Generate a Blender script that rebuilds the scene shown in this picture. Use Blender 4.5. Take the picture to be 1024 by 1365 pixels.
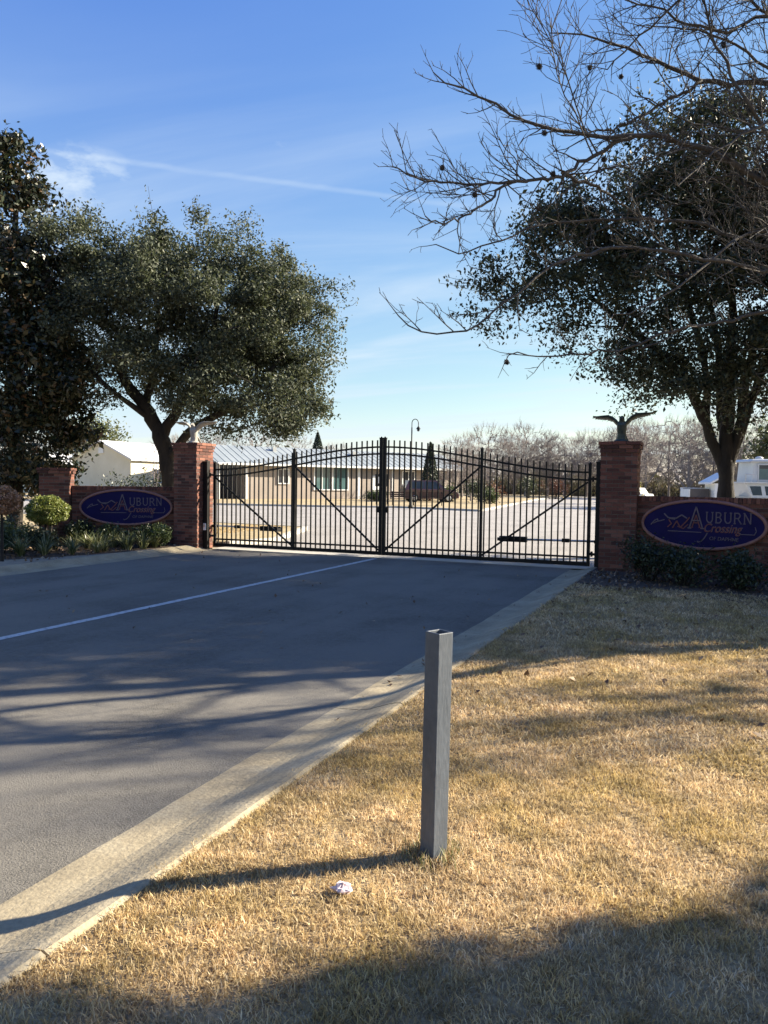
import bpy, math, random
import numpy as np
from mathutils import Vector, Matrix

sc = bpy.context.scene
for o in list(bpy.data.objects):
    bpy.data.objects.remove(o)
COL = sc.collection

# ------------------------------------------------------------------ camera
cam_d = bpy.data.cameras.new("camera")
cam = bpy.data.objects.new("camera", cam_d)
COL.objects.link(cam)
yaw, pitch, roll = math.radians(23.0), math.radians(-2.2), math.radians(0.8)
fwd = Vector((-math.sin(yaw)*math.cos(pitch), math.cos(yaw)*math.cos(pitch), math.sin(pitch)))
rgt = Vector((math.cos(yaw), math.sin(yaw), 0))
upv = rgt.cross(fwd)
R_ = rgt*math.cos(roll) + upv*math.sin(roll)
U_ = -rgt*math.sin(roll) + upv*math.cos(roll)
m = Matrix((R_, U_, -fwd)).transposed().to_4x4()
m.translation = Vector((0, 0, 1.6))
cam.matrix_world = m
cam_d.sensor_fit = 'HORIZONTAL'
cam_d.sensor_width = 36.0
cam_d.lens = 36.0*1025/1024
cam_d.clip_start = 0.05
cam_d.clip_end = 3000
sc.camera = cam

# ------------------------------------------------------------------ sun and sky
SUN_EL = math.radians(27)
SUN_AZ = math.atan2(0.79, 0.61)            # clockwise from +Y
sun_dir = Vector((math.sin(SUN_AZ)*math.cos(SUN_EL), math.cos(SUN_AZ)*math.cos(SUN_EL), math.sin(SUN_EL)))
sd = bpy.data.lights.new("sun", 'SUN')
sd.energy = 5.0
sd.angle = math.radians(0.55)
sd.color = (1.0, 0.895, 0.715)
sun = bpy.data.objects.new("sun", sd)
COL.objects.link(sun)
sun.rotation_euler = sun_dir.to_track_quat('Z', 'Y').to_euler()

world = bpy.data.worlds.new("World")
sc.world = world
world.use_nodes = True
SKY_STRENGTH = 0.0705
def build_sky():
    nt = world.node_tree
    N, L = nt.nodes, nt.links
    N.clear()
    out = N.new('ShaderNodeOutputWorld')
    bg = N.new('ShaderNodeBackground')
    bg.inputs['Strength'].default_value = SKY_STRENGTH
    sky = N.new('ShaderNodeTexSky')
    sky.sky_type = 'NISHITA'
    sky.sun_disc = False
    sky.sun_elevation = SUN_EL
    sky.sun_rotation = SUN_AZ
    sky.air_density = 1.0
    sky.dust_density = 0.35
    sky.ozone_density = 3.2
    # the phone's rendering of the sky: deep blue above, only gently paler toward the horizon
    ss = N.new('ShaderNodeSeparateColor'); L.new(sky.outputs[0], ss.inputs[0])
    cc = N.new('ShaderNodeCombineColor')
    for i, (pw, k) in enumerate(((1.25, 0.64), (1.02, 0.80), (0.34, 2.28))):
        p = N.new('ShaderNodeMath'); p.operation = 'POWER'; L.new(ss.outputs[i], p.inputs[0]); p.inputs[1].default_value = pw
        q = N.new('ShaderNodeMath'); q.operation = 'MULTIPLY'; L.new(p.outputs[0], q.inputs[0]); q.inputs[1].default_value = k
        L.new(q.outputs[0], cc.inputs[i])
    hsv = cc
    geo = N.new('ShaderNodeTexCoord')
    vec = geo.outputs['Generated']
    def vmath(op, a, b=None):
        n = N.new('ShaderNodeVectorMath'); n.operation = op
        L.new(a, n.inputs[0]) if not isinstance(a, tuple) else setattr(n.inputs[0], 'default_value', a)
        if b is not None:
            L.new(b, n.inputs[1]) if not isinstance(b, tuple) else setattr(n.inputs[1], 'default_value', b)
        return n.outputs['Value'] if op == 'DOT_PRODUCT' else n.outputs['Vector']
    def math_(op, a, b=None, c=None):
        n = N.new('ShaderNodeMath'); n.operation = op
        for i, v in enumerate((a, b, c)):
            if v is None: continue
            if isinstance(v, (int, float)): n.inputs[i].default_value = v
            else: L.new(v, n.inputs[i])
        return n.outputs[0]
    def ramp(v, a, b, lo=0.0, hi=1.0):
        n = N.new('ShaderNodeMapRange'); n.interpolation_type = 'SMOOTHSTEP'
        L.new(v, n.inputs[0])
        n.inputs[1].default_value = a; n.inputs[2].default_value = b
        n.inputs[3].default_value = lo; n.inputs[4].default_value = hi
        return n.outputs[0]
    sep = N.new('ShaderNodeSeparateXYZ'); L.new(vec, sep.inputs[0])
    z = math_('MAXIMUM', sep.outputs[2], 0.03)
    zz = math_('ADD', z, 0.10)
    comb = N.new('ShaderNodeCombineXYZ')
    L.new(math_('DIVIDE', sep.outputs[0], zz), comb.inputs[0])
    L.new(math_('DIVIDE', sep.outputs[1], zz), comb.inputs[1])
    # thin cirrus: noise on a cloud layer, stretched along one wind direction
    mp = N.new('ShaderNodeMapping')
    mp.inputs['Rotation'].default_value = (0, 0, math.radians(-20))
    mp.inputs['Scale'].default_value = (0.55, 1.5, 1)
    L.new(comb.outputs[0], mp.inputs[0])
    n1 = N.new('ShaderNodeTexNoise')
    n1.inputs['Scale'].default_value = 1.1; n1.inputs['Detail'].default_value = 7
    n1.inputs['Roughness'].default_value = 0.55; n1.inputs['Distortion'].default_value = 0.6
    L.new(mp.outputs[0], n1.inputs['Vector'])
    cir = ramp(n1.outputs['Fac'], 0.36, 0.76, 0.14, 0.82)
    low = ramp(sep.outputs[2], 0.55, 0.14, 0.05, 1.0)      # the thin layer thickens toward the horizon
    cir = math_('MULTIPLY', cir, low)
    # small cumulus shreds
    n2 = N.new('ShaderNodeTexNoise')
    n2.inputs['Scale'].default_value = 9.0; n2.inputs['Detail'].default_value = 6
    n2.inputs['Roughness'].default_value = 0.6
    mp2 = N.new('ShaderNodeMapping'); mp2.inputs['Scale'].default_value = (1, 1, 2.4)
    L.new(vec, mp2.inputs[0]); L.new(mp2.outputs[0], n2.inputs['Vector'])
    def dirpx(x, y):
        d = fwd + R_*((x-512)/1025) + U_*((682.5-y)/1025)
        return d.normalized()
    tot = cir
    for (px, py, r0, r1, thr, amp) in ((105, 238, 0.10, 0.02, 0.36, 0.8), (212, 169, 0.022, 0.004, 0.50, 0.30),
                                       (376, 192, 0.024, 0.004, 0.50, 0.25), (55, 268, 0.09, 0.02, 0.36, 0.75)):
        d = dirpx(px, py)
        sub = vmath('SUBTRACT', vec, tuple(d))
        sc2 = vmath('MULTIPLY', sub, (1, 1, 1.9))
        ln = N.new('ShaderNodeVectorMath'); ln.operation = 'LENGTH'; L.new(sc2, ln.inputs[0])
        mask = ramp(ln.outputs['Value'], r0, r1)
        cl = ramp(n2.outputs['Fac'], thr, thr+0.25)
        tot = math_('MAXIMUM', tot, math_('MULTIPLY', math_('MULTIPLY', mask, cl), amp))
    # an old contrail: a great-circle band
    a, b = dirpx(45, 199), dirpx(570, 269)
    nrm = a.cross(b).normalized()
    n3 = N.new('ShaderNodeTexNoise'); n3.inputs['Scale'].default_value = 14; n3.inputs['Detail'].default_value = 4
    L.new(vec, n3.inputs['Vector'])
    dist = math_('ABSOLUTE', math_('ADD', vmath('DOT_PRODUCT', vec, tuple(nrm)),
                                   math_('MULTIPLY', math_('SUBTRACT', n3.outputs['Fac'], 0.5), 0.006)))
    band = ramp(dist, 0.0050, 0.0003)
    mid = (a+b).normalized()
    lim = ramp(vmath('DOT_PRODUCT', vec, tuple(mid)), 0.955, 0.978)
    var = ramp(n3.outputs['Fac'], 0.25, 0.7, 0.35, 1.0)
    trail = math_('MULTIPLY', math_('MULTIPLY', band, lim), math_('MULTIPLY', var, 0.19))
    tot = math_('ADD', tot, trail)
    mix = N.new('ShaderNodeMix'); mix.data_type = 'RGBA'
    L.new(tot, mix.inputs[0])
    L.new(hsv.outputs[0], mix.inputs[6])
    mix.inputs[7].default_value = (3.3, 3.85, 4.4, 1)
    L.new(mix.outputs[2], bg.inputs['Color'])
    L.new(bg.outputs[0], out.inputs['Surface'])
build_sky()

vs = sc.view_settings
vs.view_transform = 'Standard'
vs.look = 'None'
vs.exposure = 1.75
vs.gamma = 1.0
vs.use_curve_mapping = False
sc.cycles.max_bounces = 10
sc.cycles.diffuse_bounces = 8
sc.cycles.transparent_max_bounces = 8
sc.cycles.use_denoising = True

# ------------------------------------------------------------------ helpers
rng = np.random.default_rng(11)
random.seed(5)

def link(o, parent=None):
    COL.objects.link(o)
    if parent is not None:
        o.parent = parent
    return o

def tag(o, label=None, cat=None, group=None, kind=None):
    if label: o['label'] = label
    if cat: o['category'] = cat
    if group: o['group'] = group
    if kind: o['kind'] = kind
    return o

def empty(name, loc=(0, 0, 0), rz=0.0, label=None, cat=None, group=None, kind=None, parent=None):
    o = bpy.data.objects.new(name, None)
    o.empty_display_size = 0.2
    o.location = loc
    o.rotation_euler = (0, 0, rz)
    link(o, parent)
    return tag(o, label, cat, group, kind)

def mesh_np(name, V, F, material, parent=None, smooth=False, loc=None):
    """V (n,3); F (m,k) array with one face size, or a list of tuples"""
    me = bpy.data.meshes.new(name)
    if isinstance(F, np.ndarray):
        n, k = F.shape
        me.vertices.add(len(V)); me.vertices.foreach_set('co', np.asarray(V, np.float32).ravel())
        me.loops.add(n*k); me.loops.foreach_set('vertex_index', F.astype(np.int32).ravel())
        me.polygons.add(n)
        me.polygons.foreach_set('loop_start', np.arange(0, n*k, k, dtype=np.int32))
        me.polygons.foreach_set('loop_total', np.full(n, k, np.int32))
        me.update(calc_edges=True)
    else:
        me.from_pydata([tuple(v) for v in V], [], F)
        me.update()
    if smooth:
        me.polygons.foreach_set('use_smooth', np.ones(len(me.polygons), bool))
    if material: me.materials.append(material)
    o = bpy.data.objects.new(name, me)
    if loc is not None: o.location = loc
    return link(o, parent)

class MB:
    """collects simple solids, then links them as one mesh"""
    def __init__(s): s.v, s.f = [], []
    def add(s, V, F):
        b = len(s.v)
        s.v += [tuple(v) for v in V]
        s.f += [tuple(i+b for i in f) for f in F]
        return s
    def box(s, c, size, rz=0.0, taper=None):
        hx, hy, hz = size[0]/2, size[1]/2, size[2]/2
        ca, sa = math.cos(rz), math.sin(rz)
        V = []
        for z in (-hz, hz):
            k = taper if (taper and z > 0) else 1.0
            for x, y in ((-hx, -hy), (hx, -hy), (hx, hy), (-hx, hy)):
                x2, y2 = x*k, y*k
                V.append((c[0]+x2*ca-y2*sa, c[1]+x2*sa+y2*ca, c[2]+z))
        return s.add(V, [(3, 2, 1, 0), (4, 5, 6, 7), (0, 1, 5, 4), (1, 2, 6, 5), (2, 3, 7, 6), (3, 0, 4, 7)])
    def bar(s, p, q, w, h=None, up=(0, 0, 1)):
        h = h or w
        p, q = Vector(p), Vector(q)
        d = (q-p).normalized()
        u = Vector(up)
        if abs(d.dot(u)) > 0.98: u = Vector((0, 1, 0))
        r = d.cross(u).normalized(); u = r.cross(d)
        V = []
        for c in (p, q):
            for a, b in ((-1, -1), (1, -1), (1, 1), (-1, 1)):
                V.append(c + r*(a*w/2) + u*(b*h/2))
        return s.add(V, [(0, 1, 2, 3), (7, 6, 5, 4), (0, 4, 5, 1), (1, 5, 6, 2), (2, 6, 7, 3), (3, 7, 4, 0)])
    def tube(s, pts, rad, n=8, cap=True):
        V, F = tube_np(pts, rad, n)
        b = len(s.v)
        s.v += [tuple(v) for v in V]
        s.f += [tuple(int(i)+b for i in f) for f in F]
        if cap:
            s.f.append(tuple(b+i for i in range(n)))
            s.f.append(tuple(len(s.v)-1-i for i in range(n)))
        return s
    def lathe(s, prof, c=(0, 0, 0), n=16):
        V, F = [], []
        for r, z in prof:
            for k in range(n):
                a = 2*math.pi*k/n
                V.append((c[0]+r*math.cos(a), c[1]+r*math.sin(a), c[2]+z))
        for i in range(len(prof)-1):
            for k in range(n):
                k2 = (k+1) % n
                F.append((i*n+k, i*n+k2, (i+1)*n+k2, (i+1)*n+k))
        F.append(tuple(reversed(range(n))))
        F.append(tuple((len(prof)-1)*n+k for k in range(n)))
        return s.add(V, F)
    def build(s, name, material, parent=None, smooth=False, bevel=0.0):
        me = bpy.data.meshes.new(name)
        me.from_pydata(s.v, [], s.f); me.update()
        if smooth: me.polygons.foreach_set('use_smooth', np.ones(len(me.polygons), bool))
        me.materials.append(material)
        o = bpy.data.objects.new(name, me)
        link(o, parent)
        if bevel:
            b = o.modifiers.new('bevel', 'BEVEL'); b.width = bevel; b.segments = 2; b.limit_method = 'ANGLE'
        return o

def tube_np(pts, rad, n=6):
    P = np.asarray(pts, float); k = len(P)
    R = np.broadcast_to(np.asarray(rad, float), (k,))
    T = np.gradient(P, axis=0)
    T /= np.linalg.norm(T, axis=1)[:, None]+1e-9
    up = np.array([0.31, 0.17, 0.93])
    if abs(T[0]@up) > 0.9: up = np.array([1.0, 0.2, 0.05])
    A = np.cross(T, up); A /= np.linalg.norm(A, axis=1)[:, None]+1e-9
    B = np.cross(T, A)
    an = np.arange(n)*2*np.pi/n
    V = P[:, None, :] + R[:, None, None]*(np.cos(an)[None, :, None]*A[:, None, :] + np.sin(an)[None, :, None]*B[:, None, :])
    V = V.reshape(-1, 3)
    i = np.arange(k-1)[:, None]*n; j = np.arange(n)[None, :]; j2 = (j+1) % n
    F = np.stack([i+j, i+j2, i+n+j2, i+n+j], -1).reshape(-1, 4)
    return V, F

class NP:
    """collects numpy quads"""
    def __init__(s): s.V, s.F, s.n = [], [], 0
    def add(s, V, F):
        s.V.append(np.asarray(V)); s.F.append(np.asarray(F)+s.n); s.n += len(V)
    def tube(s, pts, rad, n=5): s.add(*tube_np(pts, rad, n))
    def arrays(s): return np.concatenate(s.V), np.concatenate(s.F)
    def build(s, name, material, parent=None, smooth=True):
        V, F = s.arrays()
        return mesh_np(name, V, F, material, parent, smooth)

# ------------------------------------------------------------------ materials
def new_mat(name):
    mt = bpy.data.materials.new(name); mt.use_nodes = True
    nt = mt.node_tree
    return mt, nt, nt.nodes, nt.links, nt.nodes['Principled BSDF']

def ramp_node(N, stops):
    r = N.new('ShaderNodeValToRGB')
    e = r.color_ramp.elements
    while len(e) < len(stops): e.new(0.5)
    for el, (p, c) in zip(e, stops):
        el.position = p; el.color = (*c, 1)
    return r

def mat(name, stops, scale=6.0, rough=0.7, detail=6, bump=0.0, bump_scale=None, metallic=0.0, source='noise',
        spec=0.5, stretch=None, fine=None, coat=0.0):
    """colour ramp driven by object-space noise, or by a random value per island / per object"""
    mt, nt, N, L, b = new_mat(name)
    b.inputs['Roughness'].default_value = rough
    b.inputs['Metallic'].default_value = metallic
    b.inputs['Specular IOR Level'].default_value = spec
    b.inputs['Coat Weight'].default_value = coat
    tc = N.new('ShaderNodeTexCoord')
    vec = tc.outputs['Object']
    if stretch:
        mp = N.new('ShaderNodeMapping'); mp.inputs['Scale'].default_value = stretch
        L.new(vec, mp.inputs[0]); vec = mp.outputs[0]
    n = N.new('ShaderNodeTexNoise')
    n.inputs['Scale'].default_value = scale; n.inputs['Detail'].default_value = detail
    n.inputs['Roughness'].default_value = 0.62
    L.new(vec, n.inputs['Vector'])
    r = ramp_node(N, stops)
    if source == 'noise':
        L.new(n.outputs['Fac'], r.inputs[0])
    else:
        if source == 'island':
            rnd = N.new('ShaderNodeNewGeometry').outputs['Random Per Island']
        else:
            rnd = N.new('ShaderNodeObjectInfo').outputs['Random']
        a = N.new('ShaderNodeMath'); a.operation = 'MULTIPLY_ADD'
        L.new(n.outputs['Fac'], a.inputs[0]); a.inputs[1].default_value = 0.5; a.inputs[2].default_value = -0.25
        c = N.new('ShaderNodeMath'); c.operation = 'ADD'; c.use_clamp = True
        L.new(rnd, c.inputs[0]); L.new(a.outputs[0], c.inputs[1])
        L.new(c.outputs[0], r.inputs[0])
    col = r.outputs[0]
    if fine:
        n2 = N.new('ShaderNodeTexNoise'); n2.inputs['Scale'].default_value = fine[0]; n2.inputs['Detail'].default_value = 3
        L.new(tc.outputs['Object'], n2.inputs['Vector'])
        mr = N.new('ShaderNodeMapRange'); L.new(n2.outputs['Fac'], mr.inputs[0])
        mr.inputs[1].default_value = 0.3; mr.inputs[2].default_value = 0.7
        mr.inputs[3].default_value = 1-fine[1]; mr.inputs[4].default_value = 1+fine[1]
        mx = N.new('ShaderNodeVectorMath'); mx.operation = 'SCALE'
        L.new(col, mx.inputs[0]); L.new(mr.outputs[0], mx.inputs['Scale'])
        col = mx.outputs[0]
    L.new(col, b.inputs['Base Color'])
    if bump:
        nb = N.new('ShaderNodeTexNoise'); nb.inputs['Scale'].default_value = bump_scale or scale*4
        nb.inputs['Detail'].default_value = 5
        L.new(vec, nb.inputs['Vector'])
        bp = N.new('ShaderNodeBump'); bp.inputs['Strength'].default_value = bump; bp.inputs['Distance'].default_value = 0.02
        L.new(nb.outputs['Fac'], bp.inputs['Height']); L.new(bp.outputs[0], b.inputs['Normal'])
    return mt

def leaf_mat(name, stops, rough=0.45, trans=0.35, spec=0.5, big=0.35):
    """leaf: random tone per leaf plus slow drift through the crown, half translucent"""
    mt, nt, N, L, b = new_mat(name)
    b.inputs['Roughness'].default_value = rough
    b.inputs['Specular IOR Level'].default_value = spec
    rnd = N.new('ShaderNodeNewGeometry').outputs['Random Per Island']
    tc = N.new('ShaderNodeTexCoord')
    n = N.new('ShaderNodeTexNoise'); n.inputs['Scale'].default_value = 0.9; n.inputs['Detail'].default_value = 3
    L.new(tc.outputs['Object'], n.inputs['Vector'])
    a = N.new('ShaderNodeMath'); a.operation = 'MULTIPLY_ADD'
    L.new(n.outputs['Fac'], a.inputs[0]); a.inputs[1].default_value = big*2; a.inputs[2].default_value = -big
    c = N.new('ShaderNodeMath'); c.operation = 'ADD'; c.use_clamp = True
    L.new(rnd, c.inputs[0]); L.new(a.outputs[0], c.inputs[1])
    r = ramp_node(N, stops); L.new(c.outputs[0], r.inputs[0])
    L.new(r.outputs[0], b.inputs['Base Color'])
    if trans > 0:
        t = N.new('ShaderNodeBsdfTranslucent')
        sc_ = N.new('ShaderNodeVectorMath'); sc_.operation = 'MULTIPLY'
        L.new(r.outputs[0], sc_.inputs[0]); sc_.inputs[1].default_value = (1.1, 1.12, 0.75)
        L.new(sc_.outputs[0], t.inputs['Color'])
        mx = N.new('ShaderNodeMixShader'); mx.inputs[0].default_value = trans
        L.new(b.outputs[0], mx.inputs[1]); L.new(t.outputs[0], mx.inputs[2])
        L.new(mx.outputs[0], N['Material Output'].inputs['Surface'])
    return mt

def asphalt_mat(name, lo, hi, rough=0.85, cracks=False):
    mt, nt, N, L, b = new_mat(name)
    tc = N.new('ShaderNodeTexCoord'); vec = tc.outputs['Object']
    def noise(s, d=5, v=vec, ro=0.6):
        n = N.new('ShaderNodeTexNoise'); n.inputs['Scale'].default_value = s; n.inputs['Detail'].default_value = d
        n.inputs['Roughness'].default_value = ro
        L.new(v, n.inputs['Vector']); return n.outputs['Fac']
    mp = N.new('ShaderNodeMapping'); mp.inputs['Scale'].default_value = (1.6, 0.16, 1)
    L.new(vec, mp.inputs[0])
    big = noise(0.55, 6); lane = noise(1.0, 5, mp.outputs[0]); fine = noise(95, 3, ro=0.75); mid = noise(16, 6, ro=0.75)
    def madd(x, k, y=None):
        n = N.new('ShaderNodeMath'); n.operation = 'MULTIPLY_ADD'; L.new(x, n.inputs[0]); n.inputs[1].default_value = k
        if y is None: n.inputs[2].default_value = 0
        else: L.new(y, n.inputs[2])
        return n.outputs[0]
    v = madd(fine, 0.62, madd(mid, 0.34, madd(lane, 0.32, madd(big, 0.62))), )
    r = ramp_node(N, [(0.70, lo), (1.0, hi)])
    L.new(v, r.inputs[0])
    col = r.outputs[0]
    # pale aggregate grains showing through
    vor = N.new('ShaderNodeTexVoronoi'); vor.inputs['Scale'].default_value = 95; L.new(vec, vor.inputs['Vector'])
    sp = N.new('ShaderNodeMapRange'); L.new(vor.outputs['Distance'], sp.inputs[0])
    sp.inputs[1].default_value = 0.16; sp.inputs[2].default_value = 0.08; sp.inputs[3].default_value = 0; sp.inputs[4].default_value = 0.5
    mx = N.new('ShaderNodeMix'); mx.data_type = 'RGBA'
    L.new(sp.outputs[0], mx.inputs[0]); L.new(col, mx.inputs[6]); mx.inputs[7].default_value = (hi[0]*2.2, hi[1]*2.15, hi[2]*2.0, 1)
    L.new(mx.outputs[2], b.inputs['Base Color'])
    b.inputs['Roughness'].default_value = rough
    b.inputs['Specular IOR Level'].default_value = 0.35
    bp = N.new('ShaderNodeBump'); bp.inputs['Strength'].default_value = 0.8; bp.inputs['Distance'].default_value = 0.010
    L.new(madd(fine, 1.0, madd(mid, 0.6)), bp.inputs['Height']); L.new(bp.outputs[0], b.inputs['Normal'])
    return mt

M = {}
M['brick'] = mat('brick_clay', [(0.0, (0.060, 0.025, 0.019)), (0.35, (0.115, 0.042, 0.029)), (0.7, (0.178, 0.064, 0.041)), (1.0, (0.24, 0.105, 0.070))],
                 scale=40, rough=0.88, source='object', bump=0.35, bump_scale=120)
M['brick_mass'] = mat('brick_clay_joined', [(0.0, (0.060, 0.025, 0.019)), (0.35, (0.115, 0.042, 0.029)), (0.7, (0.178, 0.064, 0.041)), (1.0, (0.24, 0.105, 0.070))],
                      scale=40, rough=0.88, source='island', bump=0.35, bump_scale=120)
M['mortar'] = mat('mortar', [(0.3, (0.11, 0.09, 0.078)), (0.7, (0.175, 0.15, 0.13))], scale=30, rough=0.95)
M['black_steel'] = mat('black_painted_steel', [(0.3, (0.005, 0.005, 0.0055)), (0.75, (0.010, 0.0095, 0.0095))], scale=25, rough=0.5, spec=0.25)
M['asphalt'] = asphalt_mat('asphalt', (0.047, 0.043, 0.036), (0.185, 0.170, 0.143))
M['old_asphalt'] = asphalt_mat('old_asphalt', (0.20, 0.187, 0.173), (0.33, 0.308, 0.285))
M['concrete'] = mat('kerb_concrete', [(0.25, (0.20, 0.165, 0.105)), (0.5, (0.32, 0.265, 0.17)), (0.78, (0.41, 0.355, 0.245))], scale=2.2, rough=0.9,
                    bump=0.25, bump_scale=60, fine=(45, 0.16))
M['concrete_pale'] = mat('pale_concrete', [(0.3, (0.36, 0.34, 0.30)), (0.7, (0.48, 0.455, 0.41))], scale=2.0, rough=0.9, fine=(40, 0.12))
M['paint'] = mat('worn_road_paint', [(0.30, (0.22, 0.22, 0.22)), (0.48, (0.50, 0.50, 0.49)), (0.8, (0.66, 0.66, 0.64))], scale=14, rough=0.75, fine=(90, 0.2))
M['bark'] = mat('oak_bark', [(0.3, (0.010, 0.008, 0.007)), (0.7, (0.034, 0.028, 0.024))], scale=9, rough=0.95, bump=0.8, bump_scale=24, stretch=(1, 1, 0.25))
M['pale_bark'] = mat('grey_bark', [(0.3, (0.034, 0.030, 0.027)), (0.7, (0.10, 0.09, 0.080))], scale=14, rough=0.9, bump=0.5, bump_scale=40)
M['winter_bark'] = mat('winter_woods_bark', [(0.3, (0.165, 0.14, 0.13)), (0.7, (0.255, 0.22, 0.205))], scale=0.8, rough=0.95)
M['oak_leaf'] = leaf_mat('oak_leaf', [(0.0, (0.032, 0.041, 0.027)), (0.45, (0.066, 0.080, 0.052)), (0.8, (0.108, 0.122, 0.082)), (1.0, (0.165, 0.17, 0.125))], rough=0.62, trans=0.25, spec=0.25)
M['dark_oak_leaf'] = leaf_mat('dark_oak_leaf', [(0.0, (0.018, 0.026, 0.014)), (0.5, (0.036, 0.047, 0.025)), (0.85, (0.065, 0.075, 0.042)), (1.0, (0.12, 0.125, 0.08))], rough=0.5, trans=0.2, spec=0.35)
M['magnolia_leaf'] = leaf_mat('magnolia_leaf', [(0.0, (0.012, 0.018, 0.010)), (0.6, (0.024, 0.034, 0.016)), (0.85, (0.055, 0.050, 0.026)), (1.0, (0.13, 0.075, 0.040))], rough=0.38, trans=0.10, spec=0.45)
M['topiary_green'] = leaf_mat('topiary_leaf', [(0.0, (0.075, 0.10, 0.025)), (0.5, (0.14, 0.17, 0.04)), (1.0, (0.27, 0.27, 0.075))], rough=0.5, trans=0.3)
M['topiary_pink'] = leaf_mat('bronze_leaf', [(0.0, (0.26, 0.15, 0.08)), (0.5, (0.40, 0.23, 0.14)), (1.0, (0.55, 0.33, 0.24))], rough=0.55, trans=0.3)
M['dark_shrub'] = leaf_mat('dark_shrub_leaf', [(0.0, (0.014, 0.022, 0.011)), (0.6, (0.030, 0.044, 0.020)), (1.0, (0.075, 0.09, 0.04))], rough=0.45, trans=0.2)
M['mid_shrub'] = leaf_mat('mid_shrub_leaf', [(0.0, (0.030, 0.048, 0.018)), (0.6, (0.06, 0.085, 0.03)), (1.0, (0.13, 0.15, 0.06))], rough=0.45, trans=0.25)
M['red_shrub'] = leaf_mat('red_shrub_leaf', [(0.0, (0.07, 0.025, 0.02)), (0.6, (0.13, 0.05, 0.035)), (1.0, (0.2, 0.10, 0.06))], rough=0.5, trans=0.25)
M['yellow_shrub'] = leaf_mat('yellow_shrub_leaf', [(0.0, (0.24, 0.20, 0.05)), (1.0, (0.42, 0.36, 0.10))], rough=0.5, trans=0.3)
M['strap_leaf'] = leaf_mat('strap_leaf', [(0.0, (0.05, 0.065, 0.026)), (0.5, (0.13, 0.15, 0.065)), (1.0, (0.33, 0.31, 0.18))], rough=0.4, trans=0.25)
M['olive_tree'] = leaf_mat('olive_leaf', [(0.0, (0.07, 0.085, 0.035)), (1.0, (0.17, 0.18, 0.085))], rough=0.5, trans=0.3)
M['conifer'] = leaf_mat('conifer_leaf', [(0.0, (0.012, 0.022, 0.014)), (1.0, (0.04, 0.058, 0.034))], rough=0.55, trans=0.1)
M['dead_leaf'] = leaf_mat('fallen_leaf', [(0.0, (0.09, 0.05, 0.03)), (0.6, (0.20, 0.12, 0.065)), (1.0, (0.36, 0.27, 0.17))], rough=0.7, trans=0.1)
M['mulch'] = mat('pine_mulch', [(0.25, (0.030, 0.020, 0.014)), (0.55, (0.085, 0.058, 0.040)), (0.8, (0.15, 0.11, 0.08))], scale=22, rough=0.97, bump=0.9, bump_scale=60)
M['thatch'] = mat('lawn_thatch', [(0.25, (0.17, 0.115, 0.055)), (0.5, (0.33, 0.235, 0.12)), (0.8, (0.46, 0.35, 0.19))], scale=5, rough=0.97, bump=1.0, bump_scale=70, fine=(60, 0.3))
M['far_lawn'] = mat('winter_lawn', [(0.25, (0.26, 0.20, 0.11)), (0.6, (0.38, 0.30, 0.17)), (0.85, (0.42, 0.37, 0.20))], scale=0.6, rough=0.97, bump=0.6, bump_scale=20, fine=(6, 0.2))
M['earth'] = mat('open_ground', [(0.3, (0.20, 0.165, 0.10)), (0.7, (0.30, 0.245, 0.155))], scale=0.05, rough=0.97)
M['dirt'] = mat('pale_dirt', [(0.3, (0.20, 0.165, 0.12)), (0.7, (0.33, 0.285, 0.22))], scale=6, rough=0.97, bump=0.6, bump_scale=50)

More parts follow.
